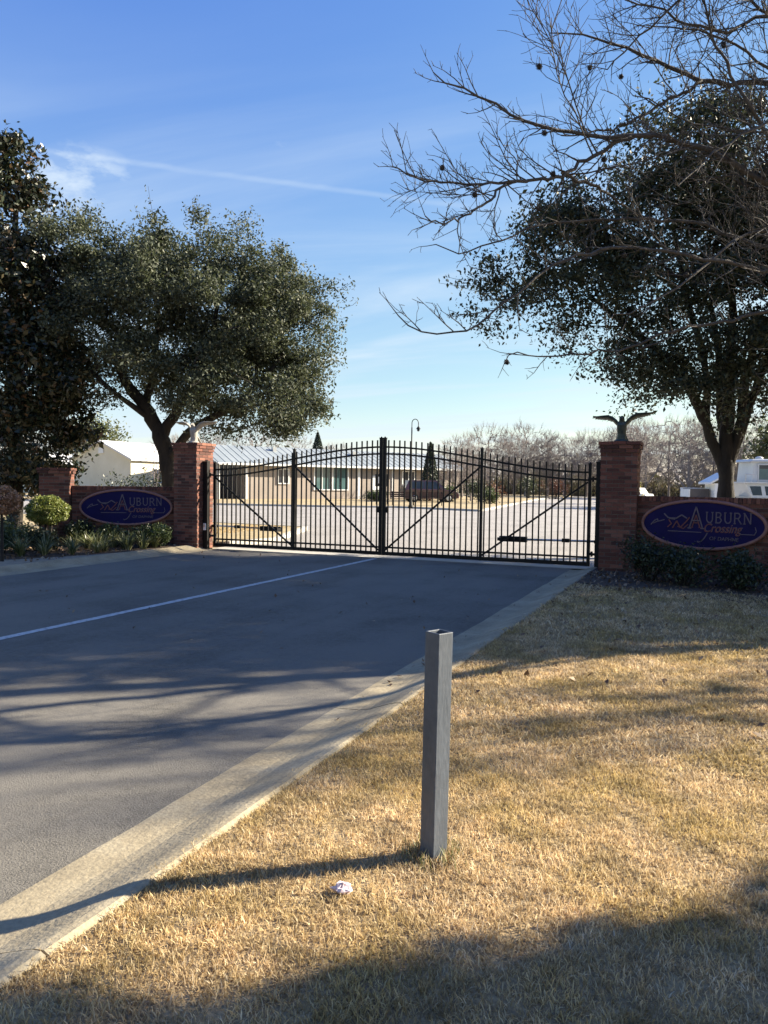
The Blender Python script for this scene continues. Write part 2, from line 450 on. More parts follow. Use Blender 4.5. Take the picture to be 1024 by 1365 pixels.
# dry grass blades: random tan tone per blade, drifting greener / greyer over the lawn
def grass_mat():
    mt, nt, N, L, b = new_mat('dry_grass_blade')
    b.inputs['Roughness'].default_value = 0.6
    b.inputs['Specular IOR Level'].default_value = 0.3
    rnd = N.new('ShaderNodeNewGeometry').outputs['Random Per Island']
    tc = N.new('ShaderNodeTexCoord')
    def noise(s, d):
        n = N.new('ShaderNodeTexNoise'); n.inputs['Scale'].default_value = s; n.inputs['Detail'].default_value = d
        L.new(tc.outputs['Object'], n.inputs['Vector']); return n.outputs['Fac']
    r1 = ramp_node(N, [(0.0, (0.37, 0.255, 0.130)), (0.35, (0.64, 0.47, 0.255)), (0.75, (0.81, 0.635, 0.385)), (1.0, (0.90, 0.78, 0.56))])
    r2 = ramp_node(N, [(0.0, (0.29, 0.205, 0.08)), (0.5, (0.52, 0.39, 0.165)), (1.0, (0.72, 0.57, 0.30))])
    L.new(rnd, r1.inputs[0]); L.new(rnd, r2.inputs[0])
    f = N.new('ShaderNodeMapRange'); L.new(noise(1.7, 4), f.inputs[0])
    f.inputs[1].default_value = 0.43; f.inputs[2].default_value = 0.62
    mx = N.new('ShaderNodeMix'); mx.data_type = 'RGBA'
    L.new(f.outputs[0], mx.inputs[0]); L.new(r1.outputs[0], mx.inputs[6]); L.new(r2.outputs[0], mx.inputs[7])
    g = N.new('ShaderNodeMapRange'); L.new(noise(6.5, 3), g.inputs[0])
    g.inputs[1].default_value = 0.3; g.inputs[2].default_value = 0.7; g.inputs[3].default_value = 0.62; g.inputs[4].default_value = 1.2
    vm = N.new('ShaderNodeVectorMath'); vm.operation = 'SCALE'
    L.new(mx.outputs[2], vm.inputs[0]); L.new(g.outputs[0], vm.inputs['Scale'])
    L.new(vm.outputs[0], b.inputs['Base Color'])
    t = N.new('ShaderNodeBsdfTranslucent'); L.new(vm.outputs[0], t.inputs['Color'])
    ms = N.new('ShaderNodeMixShader'); ms.inputs[0].default_value = 0.40
    L.new(b.outputs[0], ms.inputs[1]); L.new(t.outputs[0], ms.inputs[2])
    L.new(ms.outputs[0], N['Material Output'].inputs['Surface'])
    return mt
M['dry_grass'] = grass_mat()
M['post_wood'] = mat('weathered_grey_paint', [(0.25, (0.055, 0.066, 0.082)), (0.55, (0.085, 0.099, 0.119)), (0.85, (0.125, 0.139, 0.16))], scale=5, rough=0.55,
                     stretch=(2, 2, 0.5), bump=0.12, bump_scale=40, fine=(30, 0.10))
M['eagle_dark'] = mat('bronze_patina', [(0.3, (0.030, 0.042, 0.036)), (0.7, (0.075, 0.09, 0.075))], scale=14, rough=0.5, metallic=0.35)
M['eagle_pale'] = mat('weathered_cast_stone', [(0.3, (0.20, 0.19, 0.165)), (0.7, (0.36, 0.345, 0.31))], scale=12, rough=0.8)
M['sign_navy'] = mat('navy_sign_face', [(0.3, (0.010, 0.007, 0.050)), (0.75, (0.015, 0.011, 0.078))], scale=3, rough=0.6, spec=0.12)
M['sign_rim'] = mat('sign_rim_copper', [(0.3, (0.22, 0.095, 0.075)), (0.7, (0.30, 0.14, 0.11))], scale=8, rough=0.5)
M['sign_orange'] = mat('sign_orange', [(0.3, (0.125, 0.030, 0.028)), (0.7, (0.175, 0.044, 0.040))], scale=8, rough=0.5)
M['sign_pale'] = mat('sign_pale_letter', [(0.3, (0.095, 0.070, 0.092)), (0.7, (0.145, 0.11, 0.135))], scale=8, rough=0.5)
M['metal_roof'] = mat('pale_metal_roof', [(0.3, (0.20, 0.23, 0.25)), (0.7, (0.27, 0.30, 0.32))], scale=0.5, rough=0.6, spec=0.3)
M['white_roof'] = mat('white_shingle_roof', [(0.3, (0.50, 0.50, 0.51)), (0.7, (0.62, 0.62, 0.62))], scale=1.5, rough=0.8)
M['wall_beige'] = mat('taupe_siding', [(0.3, (0.29, 0.245, 0.21)), (0.7, (0.35, 0.30, 0.26))], scale=0.8, rough=0.85)
M['wall_cream'] = mat('cream_siding', [(0.3, (0.60, 0.55, 0.42)), (0.7, (0.70, 0.65, 0.52))], scale=0.8, rough=0.85)
M['wall_dark'] = mat('painted_bay_shade', [(0.3, (0.055, 0.05, 0.05)), (0.7, (0.09, 0.08, 0.08))], scale=1, rough=0.9)  # dark colour carries the shade inside the open bay and the shed
M['trim_white'] = mat('white_trim', [(0.3, (0.66, 0.66, 0.65)), (0.7, (0.78, 0.78, 0.77))], scale=3, rough=0.6)
M['teal_glass'] = mat('teal_window_glass', [(0.3, (0.05, 0.10, 0.105)), (0.7, (0.10, 0.17, 0.17))], scale=0.6, rough=0.08)
M['dark_glass'] = mat('dark_glass', [(0.3, (0.012, 0.016, 0.022)), (0.7, (0.04, 0.05, 0.06))], scale=1.2, rough=0.06)
M['gelcoat'] = mat('white_gelcoat', [(0.3, (0.46, 0.48, 0.50)), (0.7, (0.56, 0.57, 0.58))], scale=1.5, rough=0.28)
M['white_car'] = mat('white_car_paint', [(0.3, (0.72, 0.72, 0.72)), (0.7, (0.8, 0.8, 0.8))], scale=1, rough=0.2, coat=0.6)
M['dark_car'] = mat('dark_maroon_car_paint', [(0.3, (0.045, 0.018, 0.018)), (0.7, (0.07, 0.026, 0.025))], scale=1, rough=0.2, coat=0.6)
M['rubber'] = mat('rubber', [(0.3, (0.012, 0.012, 0.012)), (0.7, (0.025, 0.025, 0.025))], scale=10, rough=0.85)
M['paper'] = mat('crumpled_paper', [(0.3, (0.50, 0.39, 0.40)), (0.7, (0.66, 0.55, 0.55))], scale=30, rough=0.8)
M['brown_wood'] = mat('brown_wood', [(0.3, (0.055, 0.028, 0.020)), (0.7, (0.10, 0.052, 0.036))], scale=6, rough=0.8, stretch=(1, 1, 6))
M['chrome'] = mat('dull_aluminium', [(0.3, (0.45, 0.45, 0.46)), (0.7, (0.6, 0.6, 0.6))], scale=9, rough=0.35, metallic=0.9)

# ------------------------------------------------------------------ setting: ground, road, kerbs
def sheet(name, pts, z, material, kind='structure', thick=None):
    n = len(pts)
    if thick is None:
        o = mesh_np(name, [(x, y, z) for x, y in pts], [tuple(range(n))], material)
    else:
        V = [(x, y, z) for x, y in pts]+[(x, y, z-thick) for x, y in pts]
        F = [tuple(range(n))]+[(i, i+n, (i+1) % n+n, (i+1) % n) for i in range(n)]
        o = mesh_np(name, V, F, material)
    me = o.data
    if me.polygons[0].normal.z < 0: me.flip_normals()
    return tag(o, kind=kind)

sheet('ground', [(-1500, -1500), (1500, -1500), (1500, 1500), (-1500, 1500)], -0.03, M['earth'])
LAWN_Z = 0.08
sheet('road', [(-10.52, -30), (-2.40, -30), (-2.40, 14.98), (-10.52, 14.98)], 0.0, M['asphalt'])
sheet('threshold_strip', [(-10.75, 14.98), (-1.90, 14.98), (-1.90, 15.36), (-10.75, 15.36)], 0.0, M['concrete_pale'])
sheet('lawn', [(-1.90, -30), (60, -30), (60, 14.62), (-1.90, 14.62)], LAWN_Z, M['thatch'], thick=0.2)
sheet('left_verge', [(-70, -30), (-11.03, -30), (-11.03, 14.75), (-11.03, 15.3), (-70, 15.3)], LAWN_Z, M['far_lawn'], thick=0.2)

def wobbly(x0, x1, y0, y1, n=26, amp=0.12, seed=1, slope=0.0):
    r = np.random.default_rng(seed)
    pts = []
    for t in np.linspace(0, 1, n): pts.append((x0+(x1-x0)*t, y0+slope*t+amp*r.normal()))
    for t in np.linspace(1, 0, 3): pts.append((x0+(x1-x0)*t, y1))
    return pts
sheet('mulch_bed', wobbly(-1.89, 7.0, 11.85, 14.6, seed=3, slope=-2.2), LAWN_Z+0.005, M['mulch'])
sheet('planting_bed', [(-16.5, 15.0), (-16.5, 9.6), (-14.2, 9.2), (-12.6, 9.6), (-11.7, 10.5), (-11.35, 11.6), (-11.1, 13.0), (-11.05, 14.4), (-11.05, 15.0)], LAWN_Z+0.005, M['mulch'])
sheet('dirt_strip', [(-11.035, -20), (-11.035, 14.3), (-11.06, 13.0), (-11.35, 11.5), (-11.75, 10.4), (-12.7, 9.5), (-14.3, 9.1), (-14.3, 2), (-12.2, -20)], LAWN_Z+0.004, M['dirt'])

def rolled_kerb(x_road, sgn, y0, y1, joints, name='kerb'):
    """gutter pan plus rolled kerb, poured in sections with open joints"""
    prof = [(0.0, 0.0), (0.02, 0.002), (0.19, 0.010), (0.26, 0.024), (0.34, 0.052), (0.42, 0.082), (0.46, 0.094), (0.50, 0.099), (0.52, 0.09), (0.52, -0.10), (0.0, -0.10)]
    root = empty(name, (0, 0, 0), kind='structure')
    ys = [y0]+list(joints)+[y1]
    for a, b in zip(ys[:-1], ys[1:]):
        a2, b2 = a+0.006, b-0.006
        V, F = [], []
        nseg = max(2, int((b2-a2)/0.25))
        for i in range(nseg+1):
            y = a2+(b2-a2)*i/nseg
            j = 0.006*math.sin(y*3.1)+0.004*math.sin(y*9.7)
            for (d, z) in prof:
                dd = d+(j if 0 < d < 0.05 or d == 0 else (0.4*j if d > 0.45 else 0))
                V.append((x_road+sgn*dd, y, z+(0.002*math.sin(y*1.7+a) if z > 0.05 else 0)))
        n = len(prof)
        for i in range(nseg):
            for k in range(n):
                k2 = (k+1) % n
                f = (i*n+k, i*n+k2, (i+1)*n+k2, (i+1)*n+k)
                F.append(f if sgn < 0 else f[::-1])
        F.append(tuple(range(n))); F.append(tuple(nseg*n+k for k in reversed(range(n))))
        mesh_np('kerb_section', V, F, M['concrete'], root)
rolled_kerb(-2.41, 1, -13.47, 14.70, [-10.42, -7.37, -4.32, -1.27, 1.78, 4.83, 7.88, 10.93])
rolled_kerb(-10.52, -1, -13.47, 14.72, [-10.42, -7.37, -4.32, -1.27, 1.78, 4.83, 7.88, 10.93, 13.2])

# centre line: one worn painted strip, slightly ragged
V, F = [], []
for i, y in enumerate(np.linspace(-20, 14.72, 150)):
    e = 0.004*rng.standard_normal(2)
    V += [(-6.49+e[0], y, 0.004), (-6.375+e[1], y, 0.004)]
    if i: F.append((2*i-2, 2*i-1, 2*i+1, 2*i))
tag(mesh_np('road_marking', V, F, M['paint']), kind='structure')

# inside the gate
sheet('inner_pavement', [(-10.75, 15.36), (-1.90, 15.36), (0.5, 20), (3.5, 28), (5, 45), (3, 62), (-4, 90), (-12, 118), (-19, 118), (-16.6, 94.5), (-16.8, 82),
                         (-13.5, 54.5), (-12.2, 42.9), (-18.2, 45.3), (-22.4, 42.9), (-29.5, 41.4), (-60, 35.5), (-60, 24), (-26, 23.5), (-14.6, 22.7),
                         (-12.2, 22.4), (-10.4, 17.4)], 0.0, M['old_asphalt'])
sheet('strip_lawn', [(-60, 35.7), (-29.5, 41.6), (-22.4, 43.1), (-18.2, 45.5), (-12.3, 43.2), (-13.7, 54.5), (-17.0, 82), (-16.8, 94.5), (-19, 120), (-90, 120), (-90, 40)],
      0.10, M['far_lawn'], thick=0.16)
sheet('corner_lawn', [(-10.9, 15.75), (-10.55, 17.3), (-12.35, 22.2), (-14.6, 22.5), (-26, 23.3), (-60, 23.8), (-60, 15.4), (-13, 15.4)], 0.10, M['far_lawn'], thick=0.16)
def kerb_run(pts):
    root = empty('kerb', (0, 0, 0), kind='structure')
    for (a, b) in zip(pts[:-1], pts[1:]):
        a3, b3 = Vector((*a, 0.045)), Vector((*b, 0.045))
        L = (b3-a3).length; n = max(1, round(L/4.0)); d = (b3-a3)/n
        for i in range(n):
            p, q = a3+d*i, a3+d*(i+1)
            e = (q-p).normalized()*0.006
            MB().bar(p+e, q-e, 0.16, 0.15).build('kerb_section', M['concrete_pale'], root)
kerb_run([(-60, 35.55), (-29.5, 41.45), (-22.4, 42.95), (-18.2, 45.35), (-12.25, 43.0), (-13.6, 54.5), (-16.9, 82), (-16.7, 94.5)])
kerb_run([(-10.8, 15.7), (-10.45, 17.35), (-12.28, 22.3), (-14.6, 22.6), (-26, 23.4), (-50, 23.8)])

# ------------------------------------------------------------------ brickwork
_brick_cache = {}
def brick_mesh(sx, sy, sz):
    k = (round(sx, 3), round(sy, 3), round(sz, 3))
    if k not in _brick_cache:
        mb = MB().box((0, 0, 0), k)
        me = bpy.data.meshes.new('brick'); me.from_pydata(mb.v, [], mb.f); me.materials.append(M['brick']); me.update()
        _brick_cache[k] = me
    return _brick_cache[k]

class Bricks:
    """lays bricks as children of one thing; at most `limit` are objects of their own, the rest one joined part"""
    def __init__(s, root, limit=296): s.root, s.limit, s.items = root, limit, []
    def run(s, p, q, depth_dir, z, h, depth, pri, nominal=0.2067, hide=None):
        """a run of bricks from p to q (xy), outer face on the line, bodies towards depth_dir"""
        p, q = np.array(p, float), np.array(q, float)
        L = np.linalg.norm(q-p); n = max(1, round(L/nominal)); w = L/n
        d = (q-p)/L; dd = np.array(depth_dir, float)
        for i in range(n):
            c = p+d*w*(i+0.5)+dd*depth/2
            pr = pri
            if hide and hide(c, z): pr = 9
            alongx = abs(d[0]) > 0.5
            size = (w-0.010, depth, h-0.011) if alongx else (depth, w-0.010, h-0.011)
            s.items.append((pr, (c[0], c[1], z), size, dd))
    def finish(s, off=None):
        r = np.random.default_rng(len(s.items))
        s.items.sort(key=lambda t: t[0])
        mass = MB(); k = 0
        for pr, c, size, dd in s.items:
            out = -dd*abs(r.normal(0, 0.0018))
            c2 = (c[0]+out[0], c[1]+out[1], c[2]+r.normal(0, 0.0008))
            if pr < 5 and k < s.limit:
                o = bpy.data.objects.new('brick', brick_mesh(*size))
                o.location = Vector(c2)-s.root.location
                o.rotation_euler = (0, 0, r.normal(0, 0.006))
                link(o, s.root); k += 1
            else:
                mass.box(tuple(np.array(c2)-np.array(s.root.location)), size)
        if mass.v:
            tag(mass.build('brickwork', M['brick_mass'], s.root), kind='stuff')

CH = 0.0682
def brick_pillar(x0, x1, y0, y1, courses, vis_side, label, cat='pillar', corbel=3, group='tall gate pillars', zbase=0.0, name='brick_pillar'):
    cx, cy = (x0+x1)/2, (y0+y1)/2
    root = empty(name, (cx, cy, zbase), label=label, cat=cat, group=group)
    H = courses*CH
    MB().box((0, 0, H/2-0.06), (x1-x0-0.018, y1-y0-0.018, H+0.10)).build('mortar_core', M['mortar'], root)
    bk = Bricks(root)
    for i in range(courses):
        e = 0.0
        k = courses-1-i
        if k < corbel: e = (0.045, 0.03, 0.015)[k]
        X0, X1, Y0, Y1 = x0-e, x1+e, y0-e, y1+e
        z = zbase+CH*(i+0.5)
        d = 0.095
        pf = 1; pr_ = 1 if vis_side == 'right' else 7; pl = 1 if vis_side == 'left' else 7
        if i < 2: pf = 3
        if i % 2 == 0:
            bk.run((X0, Y0), (X1, Y0), (0, 1), z, CH, d, pf)
            bk.run((X0, Y1), (X1, Y1), (0, -1), z, CH, d, 7)
            bk.run((X0, Y0+d+.01), (X0, Y1-d-.01), (1, 0), z, CH, d, pl)
            bk.run((X1, Y0+d+.01), (X1, Y1-d-.01), (-1, 0), z, CH, d, pr_)
        else:
            bk.run((X0+d+.01, Y0), (X1-d-.01, Y0), (0, 1), z, CH, d, pf)
            bk.run((X0+d+.01, Y1), (X1-d-.01, Y1), (0, -1), z, CH, d, 7)
            bk.run((X0, Y0), (X0, Y1), (1, 0), z, CH, d, min(pl, 4))
            bk.run((X1, Y0), (X1, Y1), (-1, 0), z, CH, d, min(pr_, 4))
    bk.finish()
    return root

PL = (-11.46, -10.82, 14.50, 15.14)
PR = (-1.82, -1.19, 14.12, 14.76)
brick_pillar(*PL, 36, 'right', 'tall red brick gate pillar with sunlit right face under the pale eagle')
brick_pillar(*PR, 35, 'right', 'tall red brick gate pillar in deep shade under the dark green eagle')

T_WALL = 0.30
class Flare:
    """a wall line that leaves the tall pillar at P and runs along d; n points to the road side"""
    def __init__(s, P, ang, side):
        s.P = Vector((*P, 0)); a = math.radians(ang)
        s.d = Vector((side*math.cos(a), -math.sin(a), 0)); s.n = Vector((-side*math.sin(a), -math.cos(a), 0)); s.rz = -side*a; s.side = side
    def at(s, t, q, z=0.0): return s.P+s.d*t+s.n*q+Vector((0, 0, z))
LEFT = Flare((-11.45, 14.76), 35, -1)
RIGHT = Flare((-1.185, 14.30), 18, 1)

def brick_wall(fl, L, courses, sign_t, sign_z, vis, label):
    """bricks are laid along x about the wall's middle, then the whole wall turns with its root"""
    T = T_WALL
    zb = LAWN_Z-0.04
    root = empty('brick_wall', fl.at(L/2, -T/2, zb), 0, label=label, cat='wall', group='brick sign walls')
    cx, cy = root.location.x, root.location.y
    x0, x1, yf = cx-L/2, cx+L/2, cy-T/2
    H = courses*CH
    MB().box((0, 0, H/2), (L, T-0.018, H-0.004)).build('mortar_core', M['mortar'], root)
    bk = Bricks(root)
    tx = lambda X: (X-x0) if fl.side > 0 else (x1-X)
    def hide(c, z):
        t = tx(c[0])
        return ((t-sign_t)/0.96)**2+((z-sign_z)/0.36)**2 < 1 or t < vis[0] or t > vis[1]
    for i in range(courses):
        z = zb+CH*(i+0.5)
        sh = 0.1033 if i % 2 else 0.0
        n = int((L-sh)/0.2067)
        pri = 1 if i > 5 else 3
        if sh: bk.run((x0, yf), (x0+sh, yf), (0, 1), z, CH, 0.1, pri, hide=hide)
        bk.run((x0+sh, yf), (x0+sh+n*0.2067, yf), (0, 1), z, CH, 0.1, pri, hide=hide)
        rest = L-sh-n*0.2067
        if rest > 0.03: bk.run((x1-rest, yf), (x1, yf), (0, 1), z, CH, 0.1, pri, hide=hide)
        bk.run((x0, yf+T), (x1, yf+T), (0, -1), z, CH, 0.1, 8)
    bk.finish()
    n = int(L/0.0667)
    w = L/n
    mb = MB().box((0, 0, 0), (w-0.009, T+0.03, 0.088))
    me_c = bpy.data.meshes.new('coping_brick'); me_c.from_pydata(mb.v, [], mb.f); me_c.materials.append(M['brick']); me_c.update()
    r = np.random.default_rng(int(L*10))
    for i in range(n):
        o = bpy.data.objects.new('coping_brick', me_c)
        o.location = (-L/2+w*(i+0.5), 0, H+0.046+r.normal(0, 0.0012)); link(o, root)
    MB().box((0, 0, H+0.030), (L, T-0.01, 0.06)).build('mortar_bed', M['mortar'], root)
    root.rotation_euler = (0, 0, fl.rz)
    return root
brick_wall(LEFT, 2.42, 19, 1.22, 0.945, (-0.1, 2.5), 'low brick wall with oval sign, left of the road, behind the planting bed')
brick_wall(RIGHT, 5.4, 19, 1.13, 0.965, (-0.1, 2.5), 'low brick wall with oval sign in deep shade beside the bare lawn')
def end_pillar(fl, t, label):
    c = fl.at(t, -T_WALL/2+0.02)
    p = brick_pillar(c.x-0.32, c.x+0.32, c.y-0.32, c.y+0.32, 26, 'right', label, corbel=2, group='short brick end pillars', zbase=LAWN_Z-0.02)
    p.rotation_euler = (0, 0, fl.rz)
end_pillar(LEFT, 2.76, 'short brick end pillar behind the clipped green ball shrub')
end_pillar(RIGHT, 5.74, 'short brick end pillar at the far end of the right sign wall')

# ------------------------------------------------------------------ oval signs
def text(body, size, loc, material, parent, shear=0.0, space=1.0, offset=0.0, name='lettering', width=None):
    cu = bpy.data.curves.new(name, 'FONT')
    cu.body = body; cu.size = size; cu.shear = shear; cu.space_character = space; cu.offset = offset
    cu.extrude = 0.006; cu.align_x = 'LEFT'; cu.align_y = 'BOTTOM_BASELINE'
    cu.materials.append(material)
    o = bpy.data.objects.new(name, cu)
    o.location = loc; o.rotation_euler = (math.pi/2, 0, 0)
    link(o, parent)
    bpy.context.view_layer.update()
    dg = bpy.context.evaluated_depsgraph_get()
    me = bpy.data.meshes.new_from_object(o.evaluated_get(dg))
    me.name = name
    bpy.data.objects.remove(o)
    if width:
        xs = [v.co.x for v in me.vertices]; k = width/(max(xs)-min(xs))
        for v in me.vertices: v.co.x *= k
    o = bpy.data.objects.new(name, me)
    o.location = loc; o.rotation_euler = (math.pi/2, 0, 0)
    return link(o, parent)

def stroke(mb, pts, w):
    for a, b in zip(pts[:-1], pts[1:]):
        mb.bar((a[0], -0.052, a[1]), (b[0], -0.052, b[1]), w, w, up=(0, 1, 0))

SERIF = {   # strokes of the serif capitals, unit square
 'A': [((0, 0), (0.5, 1)), ((0.5, 1), (1, 0)), ((0.2, 0.36), (0.8, 0.36)), ((-0.12, 0), (0.15, 0)), ((0.85, 0), (1.14, 0))],
 'U': [((0.08, 1), (0.08, 0.25)), ((0.08, 0.25), (0.3, 0.02)), ((0.3, 0.02), (0.65, 0.02)), ((0.65, 0.02), (0.88, 0.25)), ((0.88, 0.25), (0.88, 1)), ((-0.05, 1), (0.25, 1)), ((0.72, 1), (1.02, 1))],
 'B': [((0.1, 0), (0.1, 1)), ((0, 1), (0.6, 1)), ((0.6, 1), (0.82, 0.8)), ((0.82, 0.8), (0.6, 0.54)), ((0.1, 0.54), (0.6, 0.54)), ((0.6, 0.54), (0.9, 0.27)), ((0.9, 0.27), (0.62, 0)), ((0, 0), (0.62, 0))],
 'R': [((0.1, 0), (0.1, 1)), ((0, 1), (0.62, 1)), ((0.62, 1), (0.85, 0.76)), ((0.85, 0.76), (0.6, 0.5)), ((0.1, 0.5), (0.6, 0.5)), ((0.5, 0.5), (0.95, 0)), ((-0.04, 0), (0.25, 0)), ((0.85, 0), (1.08, 0))],
 'N': [((0.1, 0), (0.1, 1)), ((0.1, 1), (0.88, 0)), ((0.88, 0), (0.88, 1)), ((-0.05, 1), (0.15, 1)), ((-0.05, 0), (0.25, 0)), ((0.75, 1), (1.03, 1))],
}
def letter(mb, ch, x, z, w, h, t):
    for (a, b) in SERIF[ch]:
        p, q = (x+a[0]*w, z+a[1]*h), (x+b[0]*w, z+b[1]*h)
        stroke(mb, [p, q], t)

def oval_sign(loc, rz, label):
    root = empty('oval_sign', loc, rz, label=label, cat='sign', group='oval entrance signs')
    A, B, n = 1.01, 0.40, 72
    V, F = [], []
    for y in (0.0, -0.05):
        for k in range(n):
            a = 2*math.pi*k/n; V.append((A*math.cos(a), y, B*math.sin(a)))
    F.append(tuple(range(n))); F.append(tuple(reversed(range(n, 2*n))))
    for k in range(n):
        k2 = (k+1) % n; F.append((k, n+k, n+k2, k2))
    mesh_np('sign_panel', V, F, M['sign_navy'], root)
    V, F = [], []
    sec = [(-0.026, 0.0), (-0.026, -0.062), (-0.012, -0.074), (0.012, -0.074), (0.026, -0.062), (0.026, 0.0)]
    for k in range(n):
        a = 2*math.pi*k/n
        nx, nz = math.cos(a)/A, math.sin(a)/B
        l = math.hypot(nx, nz); nx /= l; nz /= l
        for (d, y) in sec: V.append((A*math.cos(a)+nx*d, y, B*math.sin(a)+nz*d))
    for k in range(n):
        k2 = (k+1) % n
        for j in range(6):
            j2 = (j+1) % 6
            F.append((k*6+j, k2*6+j, k2*6+j2, k*6+j2))
    mesh_np('sign_rim', V, F, M['sign_rim'], root)
    # word one: large serif capitals with a tall initial
    mb = MB(); letter(mb, 'A', -0.20, -0.06, 0.22, 0.36, 0.020)
    mb.build('initial_letter', M['sign_pale'], root)
    mo = MB(); letter(mo, 'A', -0.155, -0.045, 0.13, 0.21, 0.016); mo.build('initial_inlay', M['sign_orange'], root)
    x = 0.075
    for ch, w in zip('UBURN', (0.115, 0.105, 0.115, 0.115, 0.12)):
        lm = MB(); letter(lm, ch, x, 0.045, w, 0.17, 0.017); lm.build('capital_letter', M['sign_pale'], root)
        x += w+0.035
    # word two in a slanted script with a long swash, then the small line
    text('Crossing', 0.205, (0.02, -0.052, -0.115), M['sign_orange'], root, shear=0.35, name='script_lettering', width=0.60)
    text('Crossing', 0.205, (0.03, -0.050, -0.108), M['sign_pale'], root, shear=0.35, name='script_highlight', width=0.60)
    sw = MB(); stroke(sw, [(0.10, -0.13), (0.075, -0.18), (0.045, -0.23), (0.0, -0.275), (-0.05, -0.295), (-0.055, -0.27)], 0.016)
    sw.build('swash', M['sign_pale'], root)
    text('OF DAPHNE', 0.085, (0.13, -0.052, -0.245), M['sign_pale'], root, shear=0.1, name='small_lettering', width=0.46)
    l0 = MB(); stroke(l0, [(-0.56, -0.125), (0.0, -0.125)], 0.013); l0.build('rule_line', M['sign_pale'], root)
    ln = MB(); stroke(ln, [(0.62, -0.125), (0.83, -0.125), (0.86, -0.07), (0.84, 0.0)], 0.011)
    ln.build('rule_line', M['sign_pale'], root)
    # emblem: a bird swooping with raised wings
    em = MB()
    stroke(em, [(-0.86, -0.03), (-0.80, 0.04), (-0.745, 0.075), (-0.735, 0.03), (-0.62, 0.065)], 0.015)
    stroke(em, [(-0.82, -0.005), (-0.745, 0.03)], 0.012)
    stroke(em, [(-0.63, 0.17), (-0.56, 0.10), (-0.42, 0.095), (-0.33, 0.155), (-0.24, 0.10)], 0.020)
    stroke(em, [(-0.60, 0.14), (-0.53, 0.085), (-0.44, 0.075)], 0.014)
    em.build('emblem', M['sign_pale'], root)
    e2 = MB()
    stroke(e2, [(-0.55, 0.07), (-0.50, 0.0), (-0.57, -0.06)], 0.016)
    stroke(e2, [(-0.48, -0.07), (-0.41, 0.05), (-0.35, -0.06), (-0.24, 0.06), (-0.20, 0.12)], 0.018)
    stroke(e2, [(-0.40, -0.04), (-0.30, -0.075), (-0.22, 0.0)], 0.014)
    e2.build('emblem_wing', M['sign_orange'], root)
    return root
oval_sign(LEFT.at(1.22, 0.006, 0.945), LEFT.rz, 'navy oval sign with copper rim on the left brick wall')
oval_sign(RIGHT.at(1.13, 0.006, 0.965), RIGHT.rz, 'navy oval sign with copper rim on the right shaded brick wall')

